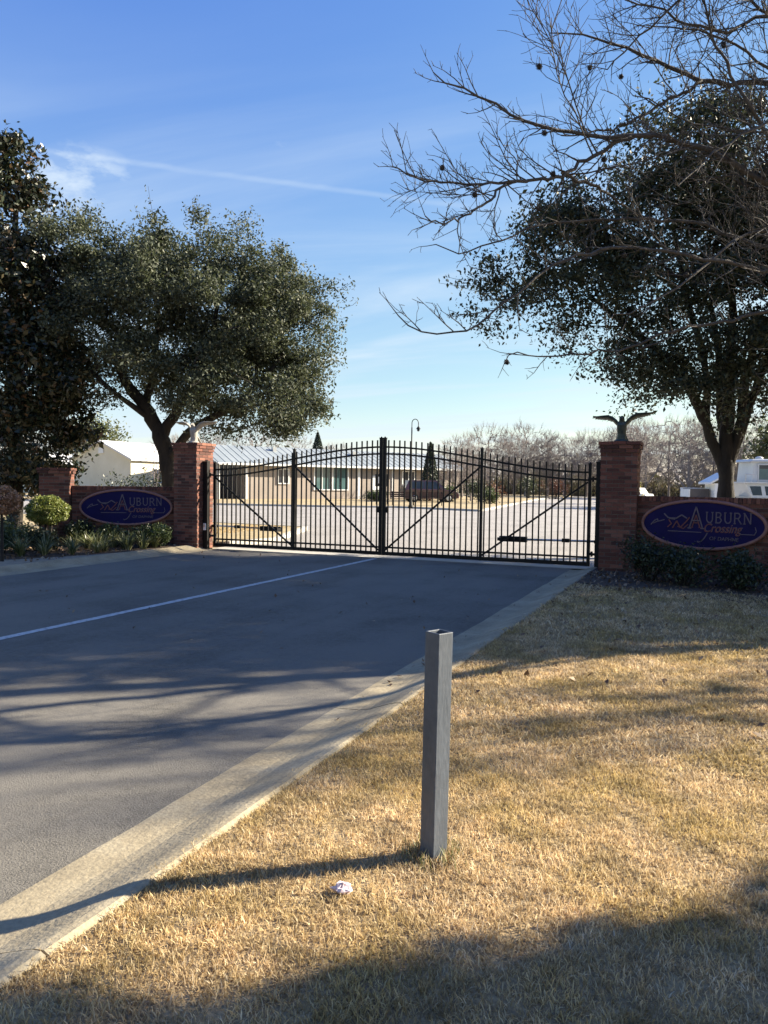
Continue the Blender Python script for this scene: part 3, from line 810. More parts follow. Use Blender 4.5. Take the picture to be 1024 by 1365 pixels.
# ------------------------------------------------------------------ eagles on the pillars
def eagle(loc, material, label, rz=0.0, tilt=0.0):
    root = empty('eagle_statue', loc, rz, label=label, cat='statue', group='eagle statues on the gate pillars')
    mb = MB()
    mb.tube([(0, 0.02, 0.02), (0, 0.02, 0.07), (0, 0.01, 0.15), (0, 0.0, 0.24), (0, -0.02, 0.32), (0, -0.035, 0.375)],
            [0.085, 0.085, 0.075, 0.088, 0.085, 0.045], 14)
    mb.tube([(0, -0.03, 0.34), (0, -0.05, 0.40), (0, -0.07, 0.432), (0, -0.085, 0.44)], [0.055, 0.047, 0.046, 0.030], 12)   # neck and head
    mb.tube([(0, -0.09, 0.437), (0, -0.135, 0.427), (0, -0.152, 0.405)], [0.024, 0.014, 0.005], 8)                          # hooked beak
    V = []
    for (w, y, z) in ((0.05, 0.06, 0.20), (0.09, 0.12, 0.10), (0.12, 0.16, 0.02)):                                            # fanned tail
        V += [(-w, y-0.018, z), (w, y-0.018, z), (w*0.9, y+0.018, z), (-w*0.9, y+0.018, z)]
    mb.add(V, [(3, 2, 1, 0), (8, 9, 10, 11)]+[(4*i+k, 4*i+(k+1) % 4, 4*i+4+(k+1) % 4, 4*i+4+k) for i in (0, 1) for k in range(4)])
    for s in (-1, 1):
        g = 1.0 if s < 0 else 1.06
        span = [(0.03, 0.27, 0.14, 0.050), (0.09, 0.355, 0.17, 0.050), (0.16, 0.425, 0.19, 0.040), (0.25, 0.462, 0.20, 0.030),
                (0.35, 0.470, 0.17, 0.022), (0.44, 0.478, 0.12, 0.015), (0.52, 0.505, 0.05, 0.007)]
        V, F = [], []
        n = 10
        for i, (x, z, ch, th) in enumerate(span):
            for k in range(n):
                a = 2*math.pi*k/n
                c, q = math.cos(a), math.sin(a)
                V.append((s*x*g, 0.035+0.12*max(0, x-0.2)+c*ch/2, z+tilt*s*x+q*th-0.28*c*ch/2))
        for i in range(len(span)-1):
            for k in range(n):
                k2 = (k+1) % n
                f = (i*n+k, i*n+k2, (i+1)*n+k2, (i+1)*n+k)
                F.append(f if s > 0 else f[::-1])
        F.append(tuple(range(n)) if s < 0 else tuple(reversed(range(n))))
        F.append(tuple((len(span)-1)*n+k for k in (range(n) if s > 0 else reversed(range(n)))))
        mb.add(V, F)
        mb.tube([(s*0.035, -0.01, 0.13), (s*0.04, -0.03, 0.04), (s*0.04, -0.035, 0.0)], [0.04, 0.028, 0.03], 8)             # legs
        for q in (-0.025, 0, 0.025):
            mb.tube([(s*0.04+q*0.5, -0.035, 0.012), (s*0.04+q, -0.09, 0.010), (s*0.04+q*1.2, -0.105, 0.0)], [0.012, 0.010, 0.004], 6)
    body = mb.build('eagle_body', material, root)
    rm = body.modifiers.new('fuse', 'REMESH'); rm.mode = 'VOXEL'; rm.voxel_size = 0.009; rm.use_smooth_shade = True
    # feather grooves cut as separate quills along the trailing edge of each wing
    fm = MB()
    for s in (-1, 1):
        for i in range(8):
            x = 0.16+0.046*i
            z = np.interp(x, [0.16, 0.25, 0.35, 0.44, 0.52], [0.425, 0.462, 0.470, 0.478, 0.505])+tilt*s*x
            ch = np.interp(x, [0.16, 0.25, 0.35, 0.44, 0.52], [0.19, 0.20, 0.17, 0.12, 0.05])
            y0 = 0.035+0.12*max(0, x-0.2)
            fm.bar((s*x, y0+ch*0.1, z-0.004), (s*(x+0.03), y0+ch*0.5+0.02, z-0.28*ch/2-0.006), 0.040, 0.008)
    tag(fm.build('wing_quills', material, root), kind='stuff')
    MB().lathe([(0.125, 0.0), (0.13, 0.015), (0.115, 0.035), (0.10, 0.045)], n=20).build('statue_base', material, root)
    return root
eagle((-11.14, 14.82, 36*CH+0.0), M['eagle_pale'], 'pale stone eagle with raised wings on the left pillar under the oak', rz=0.12)
eagle((-1.505, 14.44, 35*CH+0.0), M['eagle_dark'], 'dark green eagle with spread wings on the right pillar', rz=0.05, tilt=0.06)

# ------------------------------------------------------------------ gate
GY = 15.0
def smooth(t): t = min(max(t, 0), 1); return t*t*(3-2*t)
def gate_leaf(xh, xc, label):
    """xh hinge edge, xc meeting edge"""
    s = 1 if xc > xh else -1
    L = abs(xc-xh)
    root = empty('gate_leaf', (xh, GY, 0.0), label=label, cat='gate', group='leaves of the double driveway gate')
    B = M['black_steel']
    X = lambda t: s*L*t
    rail = lambda t: 1.845+0.505*smooth(t)
    zb = 0.055
    def stile(t, w, z1, nm='stile'):
        MB().box((X(t), 0, (zb+z1)/2), (w, 0.06, z1-zb)).build(nm, B, root, bevel=0.004)
        MB().box((X(t), 0, z1+0.008), (w+0.012, 0.072, 0.016)).lathe([(w*0.36, 0.016), (w*0.2, 0.034), (0.004, 0.042)], (X(t), 0, z1), 8).build('stile_cap', B, root)
    stile(0.03/L, 0.062, 2.00)
    stile(0.5, 0.052, 2.30)
    stile(1-0.036/L, 0.066, 2.53)
    def curved(dz, h):
        V, F = [], []
        ts = np.linspace(0.06/L, 1-0.07/L, 49)
        for t in ts:
            z = rail(t)+dz
            for y, q in ((-0.017, -h/2), (0.017, -h/2), (0.017, h/2), (-0.017, h/2)): V.append((X(t), y, z+q))
        for i in range(len(ts)-1):
            for k in range(4): F.append((4*i+k, 4*i+(k+1) % 4, 4*i+4+(k+1) % 4, 4*i+4+k))
        F += [(3, 2, 1, 0), tuple(4*(len(ts)-1)+k for k in range(4))]
        mesh_np('top_rail', V, F, B, root)
    curved(0.0, 0.036); curved(-0.145, 0.036)
    for (z, h) in ((0.095, 0.075), (0.225, 0.036)):
        for (t0, t1) in ((0.06/L, 0.5-0.028/L), (0.5+0.028/L, 1-0.07/L)):
            MB().bar((X(t0), 0, z), (X(t1), 0, z), 0.036, h).build('bottom_rail', B, root)
    # pickets on the rails, tops following the arch
    n = 34
    base = None
    r = np.random.default_rng(int(L*100))
    for i in range(n):
        t = (i+0.5+0.5)/(n+1)
        if abs(t-0.5) < 0.009: continue
        z1 = rail(t)+0.135
        mb = MB().box((0, 0, (zb+0.02+z1)/2), (0.0255, 0.0255, z1-zb-0.02))
        mb.box((0, 0, z1+0.006), (0.030, 0.030, 0.012), taper=0.55)
        o = mb.build('picket', B, root)
        o.location = (X(t)+r.normal(0, 0.002), -0.001, 0)
        o.rotation_euler = (0, r.normal(0, 0.0015), 0)
    for (t0, t1, z0, z1) in ((0.06/L, 0.5-0.03/L, 1.66, 0.16), (0.5+0.03/L, 1-0.07/L, 1.93, 0.16)):
        MB().bar((X(t0), -0.031, z0), (X(t1), -0.031, z1), 0.030, 0.036).build('brace', B, root)
    for z in (0.30, 1.72):
        MB().bar((-s*0.10, -0.16, z), (X(0.03/L), -0.02, z), 0.035, 0.045).tube([(-s*0.045, -0.10, z-0.05), (-s*0.045, -0.10, z+0.05)], 0.022, 10).build('hinge', B, root)
    MB().box((X(1-0.09/L), -0.02, 1.02), (0.07, 0.05, 0.12)).build('latch', B, root)
    return root
XC = -6.405
gate_leaf(-10.69, XC-0.006, 'left black steel leaf of the arched double gate')
gate_leaf(-2.09, XC+0.006, 'right black steel leaf of the arched double gate')

def hinge_post(x, y, label, side):
    root = empty('hinge_post', (x, y, 0), label=label, cat='post', group='black hinge posts beside the pillars')
    MB().box((0, 0, 1.01), (0.11, 0.11, 2.02)).build('shaft', M['black_steel'], root, bevel=0.005)
    MB().box((0, 0, 2.025), (0.124, 0.124, 0.02)).lathe([(0.05, 0.02), (0.02, 0.045), (0.003, 0.05)], (0, 0, 2.02), 8).build('post_cap', M['black_steel'], root)
    MB().box((0, 0, 0.012), (0.20, 0.20, 0.024)).build('base_plate', M['black_steel'], root)
    return root
hinge_post(-10.745, 14.78, 'black steel hinge post against the left brick pillar', 1)
hinge_post(-1.895, 14.62, 'black steel hinge post against the right brick pillar', -1)

def opener(x0, x1, y, label):
    s = 1 if x1 > x0 else -1
    root = empty('gate_opener', (x0, y, 0.5), label=label, cat='gate opener', group='gate opener arms')
    L = abs(x1-x0)
    MB().tube([(s*0.06, 0, 0.02), (s*(L-0.5), 0, 0.0)], 0.022, 10).build('piston', M['chrome'], root, smooth=True)
    MB().box((s*(L-0.27), 0, 0.0), (0.56, 0.10, 0.11)).build('motor_housing', M['black_steel'], root, bevel=0.012)
    MB().box((s*0.62, 0, 0.015), (0.14, 0.075, 0.075)).build('clamp', M['black_steel'], root, bevel=0.006)
    MB().box((s*0.03, -0.05, 0.02), (0.06, 0.2, 0.06)).build('bracket', M['black_steel'], root)
    MB().box((s*(L-0.02), -0.08, 0.0), (0.06, 0.22, 0.06)).build('bracket', M['black_steel'], root)
    return root
opener(-10.80, -9.0, 15.22, 'black gate opener arm behind the left gate leaf')
opener(-1.97, -3.90, 15.22, 'black gate opener arm behind the right gate leaf')
kp = empty('keypad', (-10.745, 14.715, 0.52), label='small pale control box on the left hinge post', cat='control box')
MB().box((0, 0, 0), (0.075, 0.03, 0.16)).build('housing', M['trim_white'], kp, bevel=0.008)
MB().box((0, -0.018, 0.02), (0.05, 0.006, 0.06)).build('cover', M['chrome'], kp)

# ------------------------------------------------------------------ grey post in the lawn
post = empty('wooden_post', (-1.00, 2.92, LAWN_Z), math.radians(-22), label='weathered grey square post standing in the dry lawn by the kerb', cat='post')
mb = MB()
w, h, t = 0.0395, 0.925, 0.008
V = []
for z in (-0.1, h):
    V += [(-w, -w, z), (w, -w, z), (w, w, z), (-w, w, z)]
k = w-t
V += [(-k, -k, h), (k, -k, h), (k, k, h), (-k, k, h), (-k, -k, h-0.07), (k, -k, h-0.07), (k, k, h-0.07), (-k, k, h-0.07)]
F = [(3, 2, 1, 0)]+[(i, (i+1) % 4, 4+(i+1) % 4, 4+i) for i in range(4)]
F += [(4+i, 4+(i+1) % 4, 8+(i+1) % 4, 8+i) for i in range(4)]+[(8+i, 8+(i+1) % 4, 12+(i+1) % 4, 12+i) for i in range(4)]+[(12, 13, 14, 15)]
mb.add(V, F)
ps = mb.build('post_shaft', M['post_wood'], post, bevel=0.003)
MB().tube([(-w-0.006, -0.01, h-0.115), (-w+0.004, -0.01, h-0.115)], 0.010, 8).build('bolt', M['black_steel'], post)
MB().tube([(-w-0.012, -0.02, h-0.112), (-w-0.002, -0.02, h-0.112)], 0.005, 6).build('nail', M['black_steel'], post)
post.rotation_euler = (0.0, 0.014, math.radians(-27))

# ------------------------------------------------------------------ foliage helpers
def unit(v): return v/(np.linalg.norm(v, axis=-1, keepdims=True)+1e-9)

def leaf_arrays(C, length, width, r, up=0.35, droop=0.0, jitter=0.3):
    """folded diamond leaves at the points C"""
    n = len(C)
    d = unit(r.normal(size=(n, 3))+np.array([0, 0, -droop]))
    nn = unit(r.normal(size=(n, 3))+np.array([0, 0, up*2]))
    s = unit(np.cross(d, nn)); nn = np.cross(s, d)
    l = (length*(1+jitter*r.normal(size=n)).clip(0.45, 1.7))[:, None]
    w = l*width/length
    V = np.stack([C-d*l*0.5, C+s*w*0.5+nn*w*0.18, C+d*l*0.5, C-s*w*0.5+nn*w*0.18], 1).reshape(-1, 3)
    F = (np.arange(n)[:, None]*4+np.arange(4)[None, :])
    return V, F

def sample_lobes(lobes, n, r, shell=0.5, mind=0.0):
    """points in a union of ellipsoids (u, w, z, ru, rw, rz), denser toward the outside"""
    vol = np.array([l[3]*l[4]*l[5] for l in lobes]); p = vol/vol.sum()
    out = []
    while len(out) < n:
        l = lobes[r.choice(len(lobes), p=p)]
        d = unit(r.normal(size=3)); q = r.random()**(1/3)
        q = q*(1-shell)+shell*(0.72+0.28*r.random()) if r.random() < 0.6 else q
        x = np.array([l[0]+d[0]*q*l[3], l[1]+d[1]*q*l[4], l[2]+d[2]*q*l[5]])
        if mind and out:
            if np.min(np.sum((np.array(out[-400:])-x)**2, 1)) < mind*mind and r.random() < 0.85: continue
        out.append(x)
    return np.array(out)

def skeleton(stems, tips, r, sag=0.06, step=0.5, tip_r=0.006, power=0.46, kink=0.06):
    """stems: list of (points, radii); every tip gets a branch from the nearest wood. Returns NP of the thin wood and list of (a,b) last segments"""
    nodes, parent, count, brad = [], [], [], []
    for pts, rad in stems:
        pts = np.asarray(pts, float)
        prev = -1
        if nodes:
            prev = int(np.argmin(np.sum((np.array(nodes)-pts[0])**2, 1)))
        for p, q in zip(pts, rad):
            nodes.append(p); parent.append(prev); brad.append(q); prev = len(nodes)-1
    ns = len(nodes)
    fork = np.array(nodes[min(ns-1, max(0, len(stems[0][0])-1))])
    order = np.argsort(np.linalg.norm(tips-fork, axis=1))
    chains, lastseg = [], []
    start_ok = int(len(stems[0][0])*0.55)
    for i in order:
        t = tips[i]
        A = np.array(nodes)
        dv = t-A; d = np.linalg.norm(dv, axis=1)
        cost = d+0.35*np.maximum(0, A[:, 2]-t[2])
        cost[:start_ok] = 1e9
        j = int(np.argmin(cost)); a = A[j]
        L = d[j]; k = max(2, int(L/step)+1)
        perp = unit(r.normal(size=3))
        prev = j; idx = [j]
        pd = a-np.array(nodes[parent[j]]) if parent[j] >= 0 else np.array([0, 0, 1.0])
        pd = pd/(np.linalg.norm(pd)+1e-9)
        for m_ in range(1, k+1):
            f = m_/k
            p = a*(1-f)+t*f+pd*L*0.30*f*(1-f)+np.array([0, 0, sag])*L*4*f*(1-f)+perp*L*0.06*math.sin(f*math.pi)+(r.normal(size=3)*kink*L/k if m_ < k else 0)
            nodes.append(p); parent.append(prev); brad.append(0); prev = len(nodes)-1; idx.append(prev)
        chains.append(idx); lastseg.append((nodes[idx[-2]], nodes[idx[-1]]))
    cnt = np.zeros(len(nodes))
    for idx in chains: cnt[idx[-1]] += 1
    for i in range(len(nodes)-1, -1, -1):
        if parent[i] >= 0: cnt[parent[i]] += cnt[i]
    rad = np.maximum(tip_r, tip_r*np.power(np.maximum(cnt, 1), power))
    wood = NP()
    for idx in chains:
        rr = rad[idx].copy()
        if brad[idx[0]] > 0: rr[0] = min(brad[idx[0]]*0.8, rr[1]*1.3)
        else: rr[0] = min(rr[0], rr[1]*1.25)
        rr[-1] *= 0.5
        wood.tube([nodes[q] for q in idx], rr, 5 if rr[0] > 0.02 else 4)
    return wood, np.array(lastseg)

def resample(pts, n):
    P = np.asarray(pts, float)
    t = np.concatenate([[0], np.cumsum(np.linalg.norm(np.diff(P, axis=0), axis=1))]); t /= t[-1]
    # Catmull-Rom through the points
    q = np.linspace(0, 1, n); out = []
    for s in q:
        i = min(len(P)-2, max(0, int(np.searchsorted(t, s, side='right')-1)))
        f = (s-t[i])/(t[i+1]-t[i]+1e-9)
        p0 = P[max(0, i-1)]; p1 = P[i]; p2 = P[i+1]; p3 = P[min(len(P)-1, i+2)]
        out.append(0.5*((2*p1)+(-p0+p2)*f+(2*p0-5*p1+4*p2-p3)*f*f+(-p0+3*p1-3*p2+p3)*f**3))
    return np.array(out)

def leafy_tree(name, base, rz, stems, lobes, ntips, leaves, leaf_len, leaf_w, leaf_m, bark_m, label, cat='tree', group=None, seed=1,
               sigma=0.30, up=0.35, tip_r=0.007, shell=0.5, mind=0.35, sprigs=0, droop=0.0, flat=0.75, lumps=0, lump_r=(0.65, 1.1)):
    r = np.random.default_rng(seed)
    root = empty(name, base, rz, label=label, cat=cat, group=group)
    if lumps:      # boughs: rounded masses standing on the outside of the crown, with gaps between them
        cen = sample_lobes([(a, b, c, ru*0.86, rw*0.86, rz_*0.86) for (a, b, c, ru, rw, rz_) in lobes], lumps, r, 0.8, 0.8)
        sub = []
        for c in cen:
            q = r.uniform(*lump_r); sub.append((c[0], c[1], c[2], q, q, q*0.72))
        t1 = sample_lobes(sub, int(ntips*0.62), r, 0.5, 0.2)
        tips = np.concatenate([t1, sample_lobes(lobes, ntips-len(t1), r, shell, mind)])
    else:
        tips = sample_lobes(lobes, ntips, r, shell, mind)
    full = []
    tr = NP()
    for i, (pts, rad) in enumerate(stems):
        n = max(8, len(pts)*4)
        P = resample(pts, n); R = np.interp(np.linspace(0, 1, n), np.linspace(0, 1, len(rad)), rad)
        P = P+r.normal(size=P.shape)*0.012*np.array([1, 1, 0.2])
        full.append((P, R)); tr.tube(P, R*(1+0.05*r.normal(size=n)), 12)
    tr.build('trunk', bark_m, root)
    wood, last = skeleton(full, tips, r, tip_r=tip_r)
    tag(wood.build('branches', bark_m, root), kind='stuff')
    # leaf clumps round each twig end, each clump its own density
    C = []
    wgt = r.gamma(2.2, 1.0, len(tips)); wgt /= wgt.sum()
    num = r.multinomial(leaves, wgt)
    for k, (t, nl) in enumerate(zip(tips, num)):
        sg = sigma*(0.6+0.8*r.random())
        q = r.normal(size=(nl, 3)).clip(-1.9, 1.9)*np.array([sg, sg, sg*flat])
        along = r.random((nl, 1))
        C.append(last[k, 0]*(1-along)*0.5+last[k, 1]*(0.5+0.5*along)+q)
    if sprigs:                                    # thin shoots standing out of the outline
        sp = NP()
        out = tips[np.argsort(-np.linalg.norm((tips-tips.mean(0))/tips.std(0), axis=1))[:sprigs]]
        for t in out:
            d = unit((t-tips.mean(0))*np.array([1, 1, 1])+np.array([0, 0, 0.8])+r.normal(size=3)*0.6)
            L = 0.35+0.5*r.random()
            P = np.array([t, t+d*L*0.5+r.normal(size=3)*0.03, t+d*L+np.array([0, 0, 0.05])])
            sp.tube(P, [0.006, 0.005, 0.003], 4)
            f = r.random((14, 1))
            C.append(P[0]*(1-f)+P[2]*f+r.normal(size=(14, 3))*0.045)
        tag(sp.build('shoots', bark_m, root), kind='stuff')
    C = np.concatenate(C)
    V, F = leaf_arrays(C, leaf_len, leaf_w, r, up, droop)
    tag(mesh_np('crown', V, F, leaf_m, root), kind='stuff')
    return root

RZ = yaw   # crowns are laid out along the road-side row, turned 23 degrees from the gate line

# left live oak behind the left wall
leafy_tree('oak_tree', (-14.25, 18.0, 0.0), RZ,
           [([(0.05, 0, -0.1), (0.03, 0, 0.5), (0.0, 0, 1.1), (-0.12, 0, 1.9), (-0.36, 0.05, 2.8), (-0.85, 0.1, 3.7), (-1.4, 0.1, 4.4), (-1.75, 0.1, 5.3)], [0.36, 0.29, 0.25, 0.23, 0.21, 0.17, 0.12, 0.07]),
            ([(-0.36, 0.05, 2.8), (0.05, 0.2, 3.6), (0.6, 0.3, 4.5), (1.0, 0.3, 5.6), (1.2, 0.3, 6.8)], [0.16, 0.14, 0.11, 0.08, 0.05]),
            ([(-0.15, 0, 2.2), (0.6, -0.3, 3.0), (1.6, -0.4, 3.6), (2.6, -0.4, 4.4), (3.3, -0.3, 5.4)], [0.13, 0.12, 0.09, 0.07, 0.04]),
            ([(-0.85, 0.1, 3.7), (-0.7, 0.5, 4.8), (-0.6, 0.5, 6.2), (-0.5, 0.4, 7.4)], [0.12, 0.10, 0.07, 0.04]),
            ([(-0.6, 0.1, 3.3), (-1.4, -0.3, 3.9), (-2.2, -0.5, 4.6)], [0.10, 0.07, 0.05])],
           [(0.5, 0, 6.2, 3.3, 3.0, 2.3), (-1.4, 0, 7.8, 1.9, 2.0, 1.75), (1.1, 0, 8.1, 1.4, 1.8, 1.1), (2.3, 0, 6.9, 1.6, 1.9, 1.5), (3.15, 0, 6.0, 1.5, 2.0, 2.0), (3.3, 0, 4.5, 1.3, 1.6, 1.0),
            (-2.2, 0, 5.7, 1.5, 2.0, 1.6), (1.4, -0.3, 3.95, 1.9, 1.9, 0.85), (3.0, -0.2, 3.9, 1.2, 1.4, 0.8), (-2.6, 0, 4.5, 1.0, 1.4, 0.8), (1.3, -0.9, 3.35, 1.3, 1.0, 0.55), (2.6, -0.5, 3.45, 1.3, 1.1, 0.6), (-0.1, -1.5, 4.0, 1.0, 0.8, 0.6), (-1.2, -0.6, 4.7, 1.2, 1.2, 0.7), (2.2, -0.8, 3.5, 1.2, 0.9, 0.5), (0.2, -1.2, 4.4, 1.4, 1.0, 0.8)],
           760, 185000, 0.090, 0.043, M['oak_leaf'], M['bark'],
           'broad evergreen oak with leaning trunk behind the left sign wall', group=None, seed=5, sigma=0.23, sprigs=110, lumps=80)

# right oak, several limbs from a low fork, seen against the light
leafy_tree('oak_tree', (0.33, 19.26, 0.0), RZ,
           [([(0.05, 0, -0.1), (0.03, 0, 0.5), (0.0, 0, 1.3), (-0.03, 0, 2.0), (-0.06, 0, 2.4), (-0.02, 0.0, 3.1), (0.02, 0.1, 4.2), (0.05, 0.1, 5.6), (-0.2, 0.1, 7.4)], [0.27, 0.205, 0.17, 0.155, 0.15, 0.11, 0.095, 0.07, 0.04]),
            ([(-0.06, 0, 2.0), (-0.36, 0, 2.6), (-0.72, -0.1, 3.4), (-1.25, -0.2, 4.15), (-2.2, -0.2, 5.0), (-3.3, -0.1, 5.9)], [0.115, 0.115, 0.10, 0.09, 0.065, 0.035]),
            ([(0.0, 0, 2.0), (0.24, 0, 2.7), (0.47, 0.1, 3.4), (0.75, 0.1, 4.2), (1.2, 0.1, 5.4), (1.6, 0, 6.8)], [0.115, 0.105, 0.09, 0.08, 0.06, 0.035]),
            ([(0.05, 0, 2.1), (0.22, -0.1, 3.0), (0.30, -0.1, 4.0), (0.5, -0.2, 5.2)], [0.11, 0.10, 0.09, 0.05]),
            ([(-0.5, 0, 2.9), (-0.42, 0.2, 3.6), (-0.5, 0.3, 4.6), (-1.0, 0.3, 6.2), (-1.3, 0.3, 7.6)], [0.08, 0.08, 0.07, 0.06, 0.04]),
            ([(0.05, 0.1, 2.6), (-0.05, 0.4, 3.4), (0.0, 0.6, 4.6), (-0.2, 0.7, 6.0)], [0.09, 0.08, 0.07, 0.04])],
           [(-0.65, -0.4, 6.4, 3.3, 2.0, 2.6), (-3.7, -0.6, 6.2, 1.9, 1.5, 1.35), (-3.2, -0.6, 7.8, 1.5, 1.3, 1.1), (-0.7, -0.7, 8.8, 2.3, 1.5, 1.35), (1.9, 0, 6.7, 2.5, 2.1, 2.7),
            (-2.4, -0.3, 4.6, 1.5, 1.5, 0.7), (-0.6, -0.3, 4.35, 1.7, 1.5, 0.55), (1.4, 0, 4.3, 1.6, 1.5, 0.55), (-1.5, -0.4, 3.85, 1.5, 1.2, 0.55), (0.5, -0.8, 3.95, 1.6, 0.9, 0.5), (2.0, 0, 3.75, 1.3, 1.4, 0.6), (-3.3, -0.8, 5.1, 1.2, 1.0, 0.6), (-5.1, -0.5, 6.2, 0.65, 0.8, 0.9)],
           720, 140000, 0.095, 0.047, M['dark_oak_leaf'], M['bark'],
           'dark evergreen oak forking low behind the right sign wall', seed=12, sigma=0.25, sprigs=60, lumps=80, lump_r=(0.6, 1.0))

# magnolia at the left edge
leafy_tree('magnolia_tree', (-18.3, 16.1, 0.0), RZ,
           [([(0, 0, -0.1), (0, 0, 1.5), (0.05, 0, 4), (0, 0, 7), (0.1, 0, 10.2)], [0.24, 0.2, 0.16, 0.11, 0.03])],
           [(0, 0, 2.6, 2.0, 2.0, 1.5), (0, 0, 4.6, 2.5, 2.4, 1.7), (0.0, 0, 6.6, 2.0, 2.1, 1.8), (0.0, 0, 8.6, 1.45, 1.5, 1.6), (0.0, 0, 10.2, 0.85, 0.9, 1.05), (1.5, 0, 3.6, 0.9, 1.2, 1.1)],
           420, 52000, 0.16, 0.075, M['magnolia_leaf'], M['bark'],
           'tall dark magnolia with glossy leaves cut by the left picture edge', seed=21, sigma=0.25, up=0.1, sprigs=0, shell=0.6)

# trees that stand along the right side, just beyond the picture; they shade the road and the lawn
leafy_tree('oak_tree', (7.6, 17.0, 0.0), 0.3,
           [([(0, 0, -0.1), (0, 0, 1.2), (0.1, 0.1, 2.6), (0.1, 0, 5), (0, 0, 8)], [0.36, 0.28, 0.24, 0.16, 0.05])],
           [(0, 0, 5.2, 2.9, 2.6, 2.4), (0.2, 0, 8.0, 2.9, 2.5, 2.3), (0, 0, 10.4, 2.3, 2.1, 1.5), (-0.5, 0.3, 3.4, 2.2, 2.0, 0.9)],
           420, 80000, 0.15, 0.085, M['dark_oak_leaf'], M['bark'],
           'evergreen oak growing beyond the end of the right sign wall', seed=33, sigma=0.42)
leafy_tree('oak_tree', (5.3, 19.4, 0.0), 0.9,
           [([(0, 0, -0.1), (0, 0, 1.2), (0.1, 0.1, 2.6), (0.1, 0, 5), (0, 0, 8)], [0.30, 0.23, 0.20, 0.14, 0.05])],
           [(0, 0, 4.6, 2.2, 2.2, 1.9), (0.1, 0, 7.2, 2.5, 2.4, 2.0), (0, 0, 9.3, 2.0, 1.9, 1.4)],
           300, 50000, 0.15, 0.08, M['dark_oak_leaf'], M['bark'],
           'evergreen oak behind the right sign wall, next beyond the forked oak', seed=37, sigma=0.38)
leafy_tree('holly_tree', (8.75, 6.95, LAWN_Z), 0.0,
           [([(0, 0, -0.1), (0, 0, 2), (0.02, 0, 5), (0, 0, 10.0)], [0.18, 0.15, 0.10, 0.02])],
           [(0, 0, 2.2, 2.0, 2.0, 1.2), (0, 0, 4.2, 2.15, 2.15, 1.6), (0, 0, 6.2, 2.15, 2.15, 1.6), (0, 0, 8.2, 2.05, 2.05, 1.5), (0, 0, 9.8, 1.4, 1.4, 0.9)],
           800, 140000, 0.17, 0.11, M['dark_shrub'], M['bark'],
           'tall dense holly on the lawn far to the right of the camera', seed=35, sigma=0.24)

def copy_tree(root, loc, rz, scale, label):
    c = root.copy(); COL.objects.link(c)
    c.location = loc; c.rotation_euler = (0, 0, rz); c.scale = (scale,)*3; c['label'] = label
    for ch in list(root.children):
        d = ch.copy(); COL.objects.link(d); d.parent = c
    return c
rear = leafy_tree('oak_tree', (-15.5, -5.0, 0.08), 0.0,  # added out of view to dim the skylight on the post and walls
           [([(0, 0, -0.1), (0, 0, 1.2), (0.1, 0.1, 2.8), (0.1, 0, 6), (0, 0, 10)], [0.42, 0.34, 0.28, 0.18, 0.05])],
           [(0, 0, 5.5, 4.2, 4.2, 2.9), (0.2, 0, 8.6, 4.2, 4.0, 2.6), (0, 0, 11.0, 3.0, 3.0, 1.6), (0, 0, 3.2, 3.4, 3.4, 1.2)],
           300, 42000, 0.27, 0.15, M['dark_oak_leaf'], M['bark'],
           'unseen oak added across the road behind the camera to block skylight', group='oaks added behind the camera to block skylight', seed=34, sigma=0.55, tip_r=0.012)
copy_tree(rear, (-14.5, -16.0, 0.08), 1.3, 1.0, 'unseen oak added farther back across the road to block skylight')

